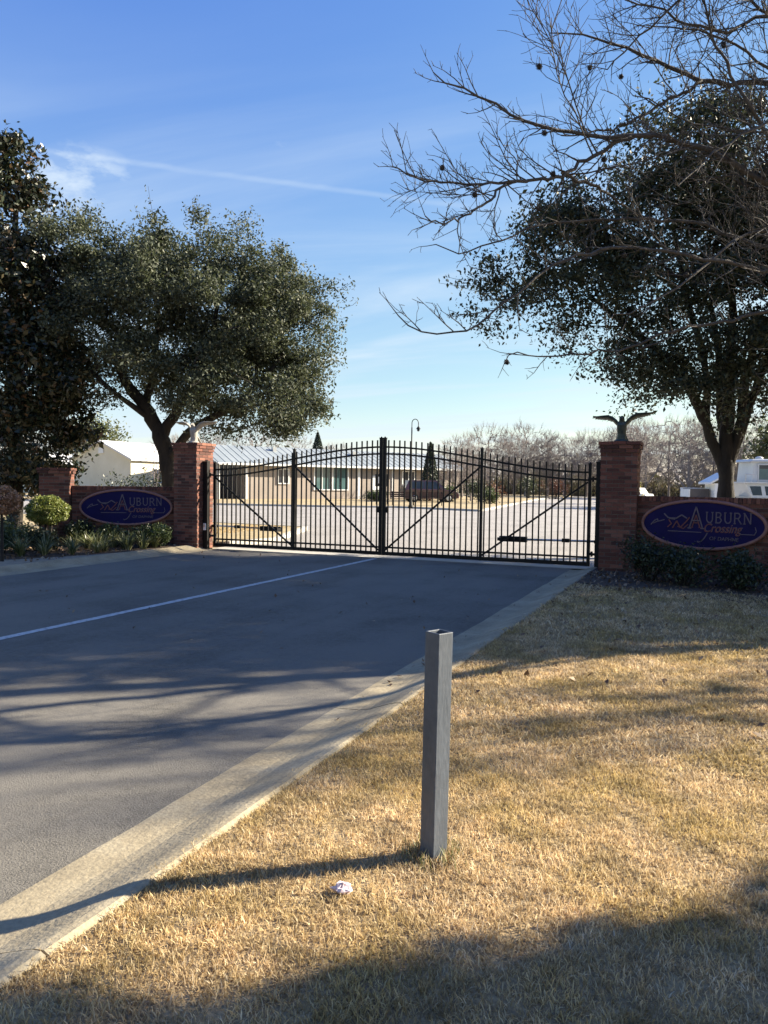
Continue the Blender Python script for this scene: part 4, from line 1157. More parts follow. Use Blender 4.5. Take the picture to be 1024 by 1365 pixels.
# bare sweetgum whose limbs reach in from the right
LIMBS = {
 'A': [(3.60,10.55,3.13),(2.47,8.20,3.66),(1.29,7.71,3.90),(0.37,7.22,4.15),(-0.08,6.93,4.35),(-0.43,6.67,4.40),(-0.64,6.48,4.38),(-1.11,6.17,4.35),(-1.35,5.96,4.38),(-1.62,5.85,4.52),(-1.80,5.67,4.58),(-2.03,5.57,4.67)],
 'B': [(-0.64,6.48,4.38),(-0.88,6.37,4.25),(-1.13,6.15,4.03),(-1.34,5.94,3.93),(-1.62,5.60,3.83),(-1.97,5.34,3.80),(-2.15,5.16,3.85)],
 'C': [(-1.13,6.15,4.03),(-0.91,6.45,3.99),(-0.77,6.73,3.97),(-0.52,7.05,3.84)],
 'C2': [(-1.34,5.94,3.93),(-1.45,5.79,3.88),(-1.59,5.61,3.69),(-1.75,5.31,3.47),(-1.89,5.15,3.48)],
 'D': [(3.60,10.55,4.16),(2.09,8.53,4.99),(0.38,8.04,5.33),(0.09,7.91,5.31),(-0.16,7.81,5.36),(-0.45,7.69,5.46),(-0.79,7.44,5.58),(-1.12,7.20,5.62),(-1.45,7.05,5.65)],
 'D2': [(-0.16,7.81,5.36),(-0.50,7.54,5.08),(-0.76,7.32,4.87),(-1.00,6.99,4.68),(-1.26,6.77,4.60)],
 'E': [(1.29,7.71,3.90),(0.67,7.13,4.02),(0.32,6.78,4.37),(0.16,6.61,4.60),(-0.01,6.55,4.91),(-0.17,6.38,5.27),(-0.31,6.34,5.61)],
 'F': [(3.60,10.55,2.74),(1.66,7.63,3.34),(0.36,6.87,3.65),(-0.02,6.48,3.35),(-0.17,6.30,3.19),(-0.34,6.11,3.01),(-0.70,5.84,2.82)],
 'G': [(1.66,7.63,3.34),(0.39,7.43,3.66),(-0.11,7.33,3.88),(-0.59,7.13,3.92),(-0.98,6.96,3.90),(-1.43,6.66,3.83),(-1.61,6.47,3.69),(-1.95,6.21,3.53),(-2.15,6.13,3.59)],
 'H': [(1.66,7.63,3.34),(0.36,6.64,3.27),(-0.49,5.95,3.34),(-0.88,5.68,3.25),(-1.11,5.46,3.11),(-1.28,5.27,2.90),(-1.46,5.19,2.74),(-1.57,5.03,2.63),(-1.84,4.91,2.62),(-1.96,4.87,2.74)],
 'I': [(2.09,8.53,4.99),(0.90,7.61,5.35),(0.32,7.15,5.47),(-0.02,6.89,5.26),(-0.29,6.77,5.34),(-0.57,6.55,5.42),(-0.90,6.30,5.44)],
 'J': [(1.66,7.63,3.34),(0.73,7.44,3.19),(0.03,7.25,3.01),(-0.32,7.09,2.94),(-0.73,6.91,2.77),(-1.03,6.67,2.71),(-1.36,6.53,2.69),(-1.58,6.33,2.69)],
 'K': [(3.60,10.55,5.19),(1.88,7.82,5.74),(0.70,7.00,5.76),(0.06,6.49,5.50),(-0.45,6.16,5.31),(-0.95,5.84,5.21)],
 'N': [(2.09,8.53,4.99),(1.2,8.3,5.35),(0.55,8.0,5.75),(0.1,7.7,6.0),(-0.35,7.45,6.15),(-0.8,7.2,6.2)],
 'O': [(1.29,7.71,3.90),(0.75,7.5,4.6),(0.35,7.3,5.1),(-0.1,7.05,5.35),(-0.6,6.8,5.4)],
 'P': [(3.60,10.55,4.6),(2.0,9.2,5.0),(0.9,8.3,5.0),(0.35,7.7,4.75),(-0.2,7.3,4.75),(-0.7,7.0,4.95)],
 'Q': [(1.88,7.82,5.74),(1.0,7.3,5.9),(0.3,6.9,5.75),(-0.2,6.6,5.5),(-0.6,6.4,5.1),(-0.85,6.3,4.85)],
 'M': [(1.88,7.82,5.74),(1.14,7.03,4.89),(0.39,6.37,4.33),(-0.01,6.08,4.01),(-0.29,5.83,3.70)],
}
BASE_R = {'A': 0.052, 'B': 0.013, 'C': 0.011, 'C2': 0.008, 'D': 0.056, 'D2': 0.012, 'E': 0.018, 'F': 0.028, 'G': 0.016, 'H': 0.015, 'I': 0.022, 'J': 0.015, 'K': 0.027, 'M': 0.016, 'N': 0.020, 'O': 0.016, 'P': 0.020, 'Q': 0.018}
def bare_tree():
    r = np.random.default_rng(77)
    root = empty('sweetgum_tree', (3.6, 10.6, LAWN_Z), label='leafless sweetgum whose twiggy limbs with seed balls reach in from the right', cat='tree')
    off = np.array([3.6, 10.6, LAWN_Z])
    tr = NP()
    tr.tube(resample([(0, 0, -0.1), (0.02, 0, 0.6), (0.0, -0.03, 2.0), (-0.02, -0.04, 3.6), (0.0, 0, 5.4), (0.05, 0.05, 7.2), (0.0, 0.1, 9.0)], 30),
            np.interp(np.linspace(0, 1, 30), [0, .08, .3, .6, 1], [0.20, 0.14, 0.12, 0.085, 0.025]), 14)
    tr.build('trunk', M['pale_bark'], root)
    twigs = NP(); balls = []
    def smooth_limb(P, n):
        Q = resample(P, n)
        return Q+r.normal(size=Q.shape)*0.010
    def side(P, T, L, rad, depth):
        """one crooked side shoot"""
        k = max(3, int(L/0.09)); k = min(k, 7)
        perp = unit(np.cross(T, r.normal(size=3)))
        ang = math.radians(r.uniform(28, 62))
        d = unit(T*math.cos(ang)+perp*math.sin(ang)+np.array([0, 0, 0.22]))
        pts = [P]; 
        for i in range(k):
            d = unit(d+r.normal(size=3)*0.13+np.array([0, 0, 0.035]))
            pts.append(pts[-1]+d*L/k)
        pts = np.array(pts)
        rr = np.linspace(rad, max(0.0015, rad*0.35), len(pts))
        twigs.tube(pts, rr, 5 if rad > 0.006 else 4)
        if depth > 0:
            m_ = max(1, int(L/0.062))
            for s in np.linspace(0.2, 0.95, m_):
                if r.random() < 0.22: continue
                i = min(k-1, int(s*k)); f = s*k-i
                p = pts[i]*(1-f)+pts[i+1]*f
                side(p, unit(pts[i+1]-pts[i]), L*r.uniform(0.25, 0.5)*(1.1-0.5*s), max(0.0018, rad*0.55), depth-1)
        elif r.random() < 0.008:
            balls.append(pts[-1])
        if depth == 1 and r.random() < 0.03: balls.append(pts[-1])
    limbs = dict(LIMBS); br = dict(BASE_R)
    # limbs on the far side and higher up, outside the picture, so the crown is whole
    for i in range(7):
        az = r.uniform(-1.7, 2.4); h = r.uniform(3.0, 7.6); L = r.uniform(2.4, 3.8)*(1.15-0.07*h)
        d = np.array([math.cos(az), math.sin(az), 0.45])
        p0 = np.array([3.6, 10.6, h])
        limbs['X%d' % i] = [tuple(p0+d*L*t+np.array([0, 0, -0.25*t*t])+r.normal(size=3)*0.08*(t > 0)) for t in (0, .3, .6, .85, 1)]
        br['X%d' % i] = 0.032
    for key, P in limbs.items():
        n = max(16, len(P)*5)
        Q = smooth_limb(np.array(P)-off, n)
        L = np.sum(np.linalg.norm(np.diff(Q, axis=0), axis=1))
        t = np.linspace(0, 1, n)
        R = br[key]*(1-t)**0.85+0.0042
        mb = NP(); mb.tube(Q, R, 9)
        mb.build('limb', M['pale_bark'], root)
        far = key.startswith('X')
        s = 0.10 if L < 3 else 0.22
        while s < 0.99:
            i = min(n-2, int(s*(n-1)))
            T = unit(Q[i+1]-Q[i])
            Ls = r.uniform(0.22, 0.62)*(1.15-0.55*s)
            big = (not far) and s < 0.62 and r.random() < (0.36 if R[i] > 0.014 else 0.16)
            if big: Ls = r.uniform(0.8, 1.5)*(1.1-0.8*s)
            side(Q[i], T, Ls, min(0.009, 0.0032+R[i]*0.24), 1 if far or Ls < 0.26 else 2)
            s += r.uniform(0.5, 1.3)*(0.7 if far else 0.15 if key in 'FGJHPM' else 0.078)/L
        side(Q[-1], unit(Q[-1]-Q[-2]), 0.22, 0.0042, 1)
    tag(twigs.build('twigs', M['pale_bark'], root), kind='stuff')
    # spiky seed balls hanging on thin stalks
    bm = MB()
    bm.lathe([(0.004, 0.021), (0.014, 0.016), (0.021, 0.0), (0.014, -0.016), (0.004, -0.021)], n=9)
    for i in range(26):
        d = unit(r.normal(size=3)); bm.bar(tuple(d*0.017), tuple(d*0.028), 0.004)
    bm.bar((0, 0, 0.02), (0, 0, 0.075), 0.0035)
    me = bpy.data.meshes.new('seed_ball'); me.from_pydata(bm.v, [], bm.f); me.materials.append(M['bark']); me.update()
    for p in [balls[q] for q in r.permutation(len(balls))[:52]]:
        o = bpy.data.objects.new('seed_ball', me); o.location = tuple(p-np.array([0, 0, 0.07])); o.rotation_euler = tuple(r.normal(size=3)*0.2); link(o, root)
    return root
bare_tree()

# ------------------------------------------------------------------ clipped shrubs and bedding
def ball_shrub(name, loc, stem_h, rad, n, size, leaf_m, label, seed, squash=0.85, ground=LAWN_Z, trunks=1, cat='shrub', group=None):
    r = np.random.default_rng(seed)
    root = empty(name, (loc[0], loc[1], ground), label=label, cat=cat, group=group)
    st = NP()
    for k in range(trunks):
        a = r.normal(size=2)*0.03*(trunks > 1)
        st.tube(resample([(a[0], a[1], -0.05), (a[0]*1.5+0.01, a[1]*1.5, stem_h*0.5), (a[0]*2.5, a[1]*2.5, stem_h+rad*0.3)], 8), np.linspace(0.035, 0.022, 8), 8)
    cz = stem_h+rad*squash
    for k in range(26):
        d = unit(r.normal(size=3)); st.tube([(0, 0, cz-rad*0.3), tuple(np.array([0, 0, cz])+d*rad*0.5*np.array([1, 1, squash])), tuple(np.array([0, 0, cz])+d*rad*0.95*np.array([1, 1, squash]))], [0.010, 0.007, 0.003], 4)
    tag(st.build('stem', M['bark'], root), kind='stuff')
    d = unit(r.normal(size=(n, 3)))
    q = np.where(r.random(n) < 0.75, r.uniform(0.86, 1.04, n), r.random(n)**(1/3))
    bump = 1+0.07*np.sin(d[:, 0]*7+1)*np.sin(d[:, 1]*6)+0.05*np.sin(d[:, 2]*9)
    C = np.array([0, 0, cz])+d*(q*bump*rad)[:, None]*np.array([1, 1, squash])
    V, F = leaf_arrays(C, size, size*0.55, r, 0.5)
    tag(mesh_np('crown', V, F, leaf_m, root), kind='stuff')
    return root
ball_shrub('standard_shrub', (-11.72, 10.02), 0.84, 0.30, 5200, 0.045, M['topiary_pink'], 'bronze pink ball shrub on a bare stem at the left edge', 41)
ball_shrub('ball_shrub', (-13.15, 12.4), 0.50, 0.43, 7000, 0.05, M['topiary_green'], 'clipped yellow green ball shrub in front of the short brick pillar', 42, squash=0.72, trunks=3)

def bush(name, loc, rx, ry, h, n, size, leaf_m, label, seed, ground=LAWN_Z, cat='shrub', group=None, stems=14, up=0.3, gaps=0.5):
    r = np.random.default_rng(seed)
    root = empty(name, (loc[0], loc[1], ground), label=label, cat=cat, group=group)
    k = max(10, stems*2)
    tips = np.stack([r.normal(0, 0.45, k)*rx, r.normal(0, 0.45, k)*ry, h*(0.35+0.6*r.random(k))], 1)
    st = NP()
    for t in tips:
        st.tube(resample([(t[0]*0.15, t[1]*0.15, -0.03), (t[0]*0.5, t[1]*0.5, t[2]*0.6), t], 5), np.linspace(0.012, 0.003, 5), 4)
    tag(st.build('stems', M['bark'], root), kind='stuff')
    w = r.gamma(2.0, 1, k); num = r.multinomial(n, w/w.sum())
    C = np.concatenate([t*np.array([1, 1, 1-0.35*gaps*0])+r.normal(size=(m_, 3))*np.array([rx*0.2, ry*0.2, h*0.17]) for t, m_ in zip(tips, num)])
    C[:, 2] = np.abs(C[:, 2])+0.01
    V, F = leaf_arrays(C, size, size*0.45, r, up)
    tag(mesh_np('foliage', V, F, leaf_m, root), kind='stuff')
    return root
# right wall: dark low bushes
for (t, q, rx, ry, h, lab, sd_) in ((0.7, 1.15, 0.42, 0.42, 0.58, 'dark low shrub at the foot of the right pillar', 51),
                                   (1.35, 1.4, 0.50, 0.5, 0.52, 'dark low shrub below the middle of the right oval sign', 52),
                                   (2.05, 1.1, 0.40, 0.4, 0.48, 'dark low shrub below the right end of the right oval sign', 53),
                                   (3.4, 0.9, 0.55, 0.5, 0.58, 'dark low shrub beyond the right oval sign', 54)):
    c = RIGHT.at(t, q)
    bush('dark_shrub', (c.x, c.y), rx, ry, h, 2600, 0.055, M['dark_shrub'], lab, sd_, group='dark shrubs before the right wall')
# left bed: mixed bushes and strappy clumps
for (t, q, rx, ry, h, mt_, lab, sd_) in ((2.15, 0.50, 0.32, 0.28, 0.46, 'dark_shrub', 'dark leafy shrub beneath the left end of the left oval sign', 61),
                                        (1.45, 0.55, 0.42, 0.32, 0.40, 'mid_shrub', 'mid green shrub beneath the left oval sign', 62),
                                        (0.75, 0.60, 0.38, 0.32, 0.42, 'dark_shrub', 'dark rounded shrub beneath the right end of the left oval sign', 63),
                                        (0.45, 0.95, 0.26, 0.24, 0.42, 'mid_shrub', 'small yellow green shrub at the base of the left gate pillar', 64),
                                        (3.65, 1.0, 0.5, 0.45, 0.60, 'dark_shrub', 'dark shrub left of the clipped green ball', 65),
                                        (2.75, 1.62, 0.50, 0.28, 0.44, 'dark_shrub', 'dark shrub in front of the clipped green ball', 67),
                                        (3.4, 2.1, 0.45, 0.40, 0.46, 'mid_shrub', 'leafy shrub between the two ball shrubs', 66)):
    c = LEFT.at(t, q)
    bush('bed_shrub', (c.x, c.y), rx, ry, h, 2600, 0.055, M[mt_], lab, sd_, group='shrubs in the left planting bed')

def strap_clump_mesh(seed, n=70, L=0.42):
    r = np.random.default_rng(seed)
    V, F = [], []
    for i in range(n):
        a = r.uniform(0, 2*math.pi); lean = r.uniform(0.15, 1.0); l = L*r.uniform(0.6, 1.25); w = 0.013*r.uniform(0.7, 1.3)
        d = np.array([math.cos(a), math.sin(a), 0]); s = np.array([-d[1], d[0], 0])
        p = d*0.05*r.random()
        b = len(V)
        for t in (0, 0.35, 0.7, 1.0):
            q = p+d*l*lean*t*(0.4+0.6*t)+np.array([0, 0, l*(t*1.15-0.62*lean*t*t)])
            ww = w*(1-t)**0.6+0.001
            V += [q-s*ww, q+s*ww]
        for k in range(3): F.append((b+2*k, b+2*k+1, b+2*k+3, b+2*k+2))
    me = bpy.data.meshes.new('strap_clump'); me.from_pydata([tuple(v) for v in V], [], F); me.materials.append(M['strap_leaf']); me.update()
    return me
sm = [strap_clump_mesh(70+i) for i in range(4)]
r = np.random.default_rng(9)
front = [(-11.30, 13.35), (-11.42, 12.95), (-11.52, 12.5), (-11.60, 12.05), (-11.70, 11.6), (-11.88, 11.2), (-12.15, 10.8), (-12.5, 10.5), (-12.9, 10.35), (-13.3, 10.25),
         (-11.72, 13.1), (-11.90, 12.6), (-12.05, 12.1), (-12.25, 11.6), (-12.6, 11.2), (-12.3, 12.75), (-12.65, 12.0), (-13.1, 10.9), (-11.25, 13.7), (-13.8, 10.4), (-12.75, 12.9), (-12.2, 13.3)]
for i, (x, y) in enumerate(front):
    o = bpy.data.objects.new('strappy_clump', sm[i % 4])
    k = 0.8+0.45*r.random()
    o.location = (x+r.normal(0, 0.05), y+r.normal(0, 0.05), LAWN_Z); o.rotation_euler = (0, 0, r.uniform(0, 6.28)); o.scale = (k, k, k*0.78)
    link(o)
    tag(o, 'arching strap leaved clump in the planting bed beside the left kerb', 'plant', 'strap leaved clumps in the left bed')
# shrubs that show above the left wall
for (x, y, rx, ry, h, lab, sd_) in ((-17.6, 19.6, 0.9, 0.7, 1.5, 'dark shrub showing above the left wall before the gable end', 81),
                                   (-16.2, 19.9, 0.75, 0.6, 1.6, 'spiky dark shrub showing above the middle of the left wall', 82),
                                   (-14.9, 19.9, 0.5, 0.5, 1.4, 'dark shrub showing above the left wall beside the oak trunk', 83)):
    bush('wall_shrub', (x, y), rx, ry, h, 3000, 0.085, M['dark_shrub'], lab, sd_, ground=0.0, group='shrubs behind the left wall')

# ------------------------------------------------------------------ grass and litter
def blades(name, pts, length, width, material, seed, z=LAWN_Z, lean=(0.5, 1.25), parent=None):
    r = np.random.default_rng(seed)
    n = len(pts)
    base = np.concatenate([pts, np.full((n, 1), z-0.004)], 1)
    a = r.uniform(0, 2*np.pi, n)
    d = np.stack([np.cos(a), np.sin(a), np.zeros(n)], 1)
    b2 = r.uniform(0, 2*np.pi, n)
    s = np.stack([np.cos(b2), np.sin(b2), np.zeros(n)], 1)
    l = (length*r.uniform(0.45, 1.3, n))[:, None]
    w = (width*r.uniform(0.6, 1.3, n))[:, None]
    th = r.uniform(lean[0], lean[1], n)[:, None]
    up = np.array([0, 0, 1.0])
    mid = base+(d*np.sin(th*0.7)+up*np.cos(th*0.7))*l*0.55
    tip = mid+(d*np.sin(th*1.25)+up*np.cos(th*1.25))*l*0.5
    V = np.stack([base-s*w*0.5, base+s*w*0.5, mid+s*w*0.42, mid-s*w*0.42, tip], 1).reshape(-1, 3)
    i = np.arange(n)[:, None]*5
    F = np.concatenate([i+np.array([[0, 1, 2]]), i+np.array([[0, 2, 3]]), i+np.array([[3, 2, 4]])], 0)
    return mesh_np(name, V, F, material, parent)

def clumped(x0, x1, y0, y1, n, seed, edge=None, tuft=0.030, per=7):
    """points gathered into small tufts, thinner here and there"""
    r = np.random.default_rng(seed)
    m_ = n//per
    c = np.stack([r.uniform(x0, x1, m_), r.uniform(y0, y1, m_)], 1)
    # bare and thick areas
    f = 0.5+0.5*np.sin(c[:, 0]*5.1+1.3*np.sin(c[:, 1]*3.3))*np.sin(c[:, 1]*4.3+1.7*np.sin(c[:, 0]*2.7))
    c = c[r.random(m_) < 0.62+0.38*f]
    p = np.repeat(c, per, 0)+r.normal(size=(len(c)*per, 2))*tuft
    return p
r = np.random.default_rng(4)
def kerb_edge(p):
    e = -1.905+0.025*np.sin(p[:, 1]*7)+0.018*np.sin(p[:, 1]*23+1)+0.012*r.normal(size=len(p))
    return p[p[:, 0] > e]
# close lawn, dense short blades; then thinner rows toward the bed
near = kerb_edge(clumped(-1.99, 1.6, 1.2, 4.3, 270000, 1, tuft=0.020, per=9))
midp = kerb_edge(clumped(-1.99, 2.2, 4.3, 7.6, 130000, 2, tuft=0.035, per=9))
farp = kerb_edge(clumped(-1.99, 3.0, 7.6, 11.9, 60000, 3, tuft=0.06))
side = np.concatenate([clumped(1.6, 4.0, 0.0, 5.0, 30000, 4, tuft=0.05), clumped(-1.95, 1.6, -1.0, 1.2, 30000, 5, tuft=0.05)])
def in_post(p): return (np.abs(p[:, 0]+1.0) > 0.06) | (np.abs(p[:, 1]-2.92) > 0.06)
near = near[in_post(near)]
tag(blades('dry_grass', near, 0.031, 0.0040, M['dry_grass'], 11, lean=(0.3, 1.15)), kind='stuff')
tag(blades('dry_grass', midp, 0.038, 0.0065, M['dry_grass'], 12), kind='stuff')
tag(blades('dry_grass', farp, 0.046, 0.0110, M['dry_grass'], 13), kind='stuff')
tag(blades('dry_grass', side, 0.042, 0.0085, M['dry_grass'], 14), kind='stuff')
# taller uncut tufts round the foot of the post
a = r.uniform(0, 6.28, 170); q = 0.055+np.abs(r.normal(0, 0.05, 170))
tuftp = np.stack([-1.0+np.cos(a)*q, 2.92+np.sin(a)*q], 1)
tag(blades('post_grass', tuftp, 0.065, 0.0045, M['strap_leaf'], 15, lean=(0.1, 0.8)), kind='stuff')
a = r.uniform(0, 6.28, 420); q = 0.055+np.abs(r.normal(0, 0.06, 420))
tuftp = np.stack([-1.0+np.cos(a)*q, 2.92+np.sin(a)*q], 1)
tag(blades('post_grass', tuftp, 0.050, 0.0045, M['dry_grass'], 16, lean=(0.2, 0.9)), kind='stuff')

# verge grass along the left kerb and rough grass beyond the pavement
tag(blades('verge_grass', np.concatenate([clumped(-13.5, -12.2, 6.0, 9.3, 9000, 22, tuft=0.06), clumped(-14.5, -12.6, 16.0, 22, 9000, 23, tuft=0.08)]),
           0.07, 0.012, M['dry_grass'], 25, z=0.09), kind='stuff')

def litter(name, pts, size, material, seed, z):
    r = np.random.default_rng(seed)
    C = np.concatenate([pts, np.full((len(pts), 1), z)+0.012*r.random((len(pts), 1))], 1)
    n = len(C)
    V, F = leaf_arrays(C, size, size*0.55, r, 2.2)
    return tag(mesh_np(name, V, F, material), kind='stuff')
r = np.random.default_rng(14)
p1 = np.stack([r.uniform(-1.9, 3, 1500), 14.0-np.abs(r.normal(0, 1.5, 1500))], 1)
p2 = np.stack([r.uniform(-1.9, 2.5, 260), r.uniform(5, 12, 260)], 1)
litter('fallen_leaves', np.concatenate([p1, p2]), 0.06, M['dead_leaf'], 31, LAWN_Z+0.012)
p3 = np.stack([r.uniform(-15.5, -11.2, 1400), r.uniform(10.2, 14.8, 1400)], 1)
litter('fallen_leaves', p3, 0.07, M['dead_leaf'], 32, LAWN_Z+0.012)
p4 = np.stack([r.uniform(-10.4, -2.5, 110), r.uniform(6, 14.7, 110)], 1)
p4 = np.concatenate([p4, np.stack([-2.33+np.abs(r.normal(0, 0.05, 22)), r.uniform(3, 14.5, 22)], 1)])
litter('fallen_leaves', p4, 0.045, M['dead_leaf'], 33, 0.012)

# crumpled paper on the lawn
def paper(loc):
    r = np.random.default_rng(5)
    n, m_ = 9, 14
    V, F = [], []
    for i in range(n+1):
        ph = math.pi*i/n
        for k in range(m_):
            th = 2*math.pi*k/m_
            q = 1+0.28*r.normal()*math.sin(ph)
            V.append((0.048*q*math.sin(ph)*math.cos(th), 0.034*q*math.sin(ph)*math.sin(th), 0.022*(1+0.3*r.normal())*math.cos(ph)))
    for i in range(n):
        for k in range(m_):
            k2 = (k+1) % m_; F.append((i*m_+k, (i+1)*m_+k, (i+1)*m_+k2, i*m_+k2))
    o = mesh_np('crumpled_paper', V, F, M['paper'], loc=loc)
    o.rotation_euler = (0.2, 0.15, 0.5); o.scale = (0.72, 0.72, 0.72)
    return tag(o, 'small crumpled pinkish white paper lying on the dry grass', 'litter')
paper((-1.205, 2.50, LAWN_Z+0.028))

# ------------------------------------------------------------------ buildings beyond the gate
def prism_roof(name, x0, x1, y0, y1, ze, zr, over, material, parent, th=0.14):
    """ridge along x, at mid y"""
    ym = (y0+y1)/2
    sl = (zr-ze)/(ym-y0)
    V = []
    for x in (x0-over, x1+over):
        V += [(x, y0-over, ze-over*sl), (x, ym, zr), (x, y1+over, ze-over*sl), (x, y0-over, ze-over*sl-th), (x, ym, zr-th), (x, y1+over, ze-over*sl-th)]
    F = [(0, 6, 7, 1), (1, 7, 8, 2), (3, 4, 10, 9), (4, 5, 11, 10), (0, 3, 9, 6), (2, 8, 11, 5), (0, 1, 4, 3), (1, 2, 5, 4), (6, 9, 10, 7), (7, 10, 11, 8)]
    return mesh_np(name, V, F, material, parent)

def gable_walls(mb, x0, x1, y0, y1, ze, zr):
    ym = (y0+y1)/2
    V = [(x0, y0, -0.2), (x1, y0, -0.2), (x1, y1, -0.2), (x0, y1, -0.2), (x0, y0, ze), (x1, y0, ze), (x1, y1, ze), (x0, y1, ze), (x0, ym, zr), (x1, ym, zr)]
    F = [(0, 1, 5, 4), (2, 3, 7, 6), (1, 2, 6, 9, 5), (3, 0, 4, 8, 7)]
    return mb.add(V, F)

def window(parent, x, z, w, h, y, glass, mull=1, name='window'):
    fr = MB()
    t = 0.09
    for (cx, cz, sx, sz) in ((x, z-h/2+t/2, w, t), (x, z+h/2-t/2, w, t), (x-w/2+t/2, z, t, h-2*t), (x+w/2-t/2, z, t, h-2*t)):
        fr.box((cx, y-0.03, cz), (sx, 0.12, sz))
    for k in range(mull):
        fr.box((x-w/2+(k+1)*w/(mull+1), y-0.025, z), (0.06, 0.09, h-2*t))
    f = fr.build(name, M['trim_white'], parent)
    MB().box((x, y-0.012, z), (w-2*t-0.002, 0.03, h-2*t-0.002)).build('pane', glass, f)
    return f

# the long low building with the metal roof
lb = empty('long_building', (-38.5, 46.3, 0.1), math.radians(59.05), label='long taupe building with pale blue metal roof behind the gate', cat='building')
ze, zr = 3.05, 4.45
gable_walls(MB(), 7.7, 30.5, 0, 7, ze, zr).build('wall', M['wall_beige'], lb)
bay = MB()
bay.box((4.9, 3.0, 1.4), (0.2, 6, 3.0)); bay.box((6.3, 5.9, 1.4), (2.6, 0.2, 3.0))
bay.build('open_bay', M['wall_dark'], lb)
for x in (5.2, 7.58):
    MB().box((x, -0.06, 1.4), (0.2, 0.2, 3.15)).build('bay_post', M['trim_white'], lb)
prism_roof('roof', 5.4, 30.5, 0, 7, ze, zr, 0.55, M['metal_roof'], lb)
sm_ = MB()
for x in np.arange(5.1, 30.9, 0.62):
    sl = (zr-ze)/3.5
    sm_.bar((x, -0.55, ze-0.55*sl+0.012), (x, 3.5, zr+0.012), 0.05, 0.03)
sm_.build('roof_seams', M['metal_roof'], lb)['kind'] = 'stuff'
MB().box((17.95, -0.62, ze-0.24), (26.1, 0.10, 0.16)).build('gutter', M['trim_white'], lb)
window(lb, 14.8, 1.8, 1.7, 2.1, 0, M['teal_glass'], 1)
window(lb, 16.65, 1.8, 1.7, 2.1, 0, M['teal_glass'], 1)
window(lb, 11.0, 1.9, 1.1, 1.3, 0, M['dark_glass'], 1)
window(lb, 24.2, 1.8, 1.5, 1.6, 0, M['dark_glass'], 1)
window(lb, 27.8, 1.8, 1.5, 1.6, 0, M['dark_glass'], 1)
dr = MB().box((20.6, -0.03, 1.05), (1.0, 0.09, 2.1)).build('door', M['trim_white'], lb)
MB().box((20.95, -0.10, 1.0), (0.06, 0.06, 0.14)).build('handle', M['chrome'], dr)
for x in (18.6, 22.4, 29.9):
    MB().box((x, -0.03, 1.4), (0.22, 0.10, 3.1)).build('corner_board', M['trim_white'], lb)
MB().box((11.5, 2.6, 4.15), (0.35, 0.35, 0.6)).build('roof_vent', M['chrome'], lb)
MB().box((19.5, 2.2, 4.0), (0.3, 0.3, 0.6)).build('roof_vent', M['chrome'], lb)

# gabled house on the left, gable end toward the road
hs = empty('gabled_house', (-46.1, 49.1, 0.0), math.radians(90), label='cream house with grey gable end and white roof above the left wall', cat='house')
gable_walls(MB(), 0, 16, -3.05, 3.05, 3.35, 4.75).build('wall', M['wall_cream'], hs)
prism_roof('roof', 0, 16, -3.05, 3.05, 3.35, 4.75, 0.3, M['white_roof'], hs)
MB().box((-0.06, 0, 3.9), (0.05, 0.5, 0.45)).build('gable_vent', M['trim_white'], hs)
for x in (3.2, 7.0, 11.5):
    window(hs, x, 1.9, 1.1, 1.3, -3.05, M['dark_glass'], 1)
h2 = empty('white_house', (-60.5, 57.0, 0.0), math.radians(90), label='low white roofed house left of the gabled house', cat='house')
gable_walls(MB(), 0, 14, -3.4, 3.4, 2.7, 4.0).build('wall', M['wall_cream'], h2)
prism_roof('roof', 0, 14, -3.4, 3.4, 2.7, 4.0, 0.35, M['white_roof'], h2)
for x in (3.0, 8.0):
    window(h2, x, 1.6, 1.2, 1.2, -3.4, M['dark_glass'], 1)

# ------------------------------------------------------------------ street lamp
lp = empty('street_lamp', (-16.25, 42.3, 0.1), yaw, label='black shepherd crook street lamp behind the gate', cat='street lamp')
MB().lathe([(0.16, 0), (0.16, 0.1), (0.10, 0.22), (0.075, 0.6), (0.055, 0.9), (0.045, 2.6), (0.036, 4.75)], n=12).build('pole', M['black_steel'], lp, smooth=True)
pts = [(0, 0, 4.7), (0.0, 0, 5.0)]+[(0.19-0.19*math.cos(a), 0, 5.0+0.24*math.sin(a)) for a in np.linspace(0.3, math.pi, 9)]+[(0.38, 0, 4.86)]
MB().tube(resample(pts, 22), 0.024, 8).build('crook', M['black_steel'], lp, smooth=True)
MB().lathe([(0.02, 0.0), (0.03, -0.06), (0.06, -0.10), (0.13, -0.20), (0.14, -0.22), (0.10, -0.225)], (0.38, 0, 4.88), 14).build('lamp_shade', M['black_steel'], lp, smooth=True)
MB().lathe([(0.02, -0.22), (0.085, -0.235), (0.075, -0.32), (0.03, -0.36)], (0.38, 0, 4.88), 12).build('globe', M['dark_glass'], lp, smooth=True)

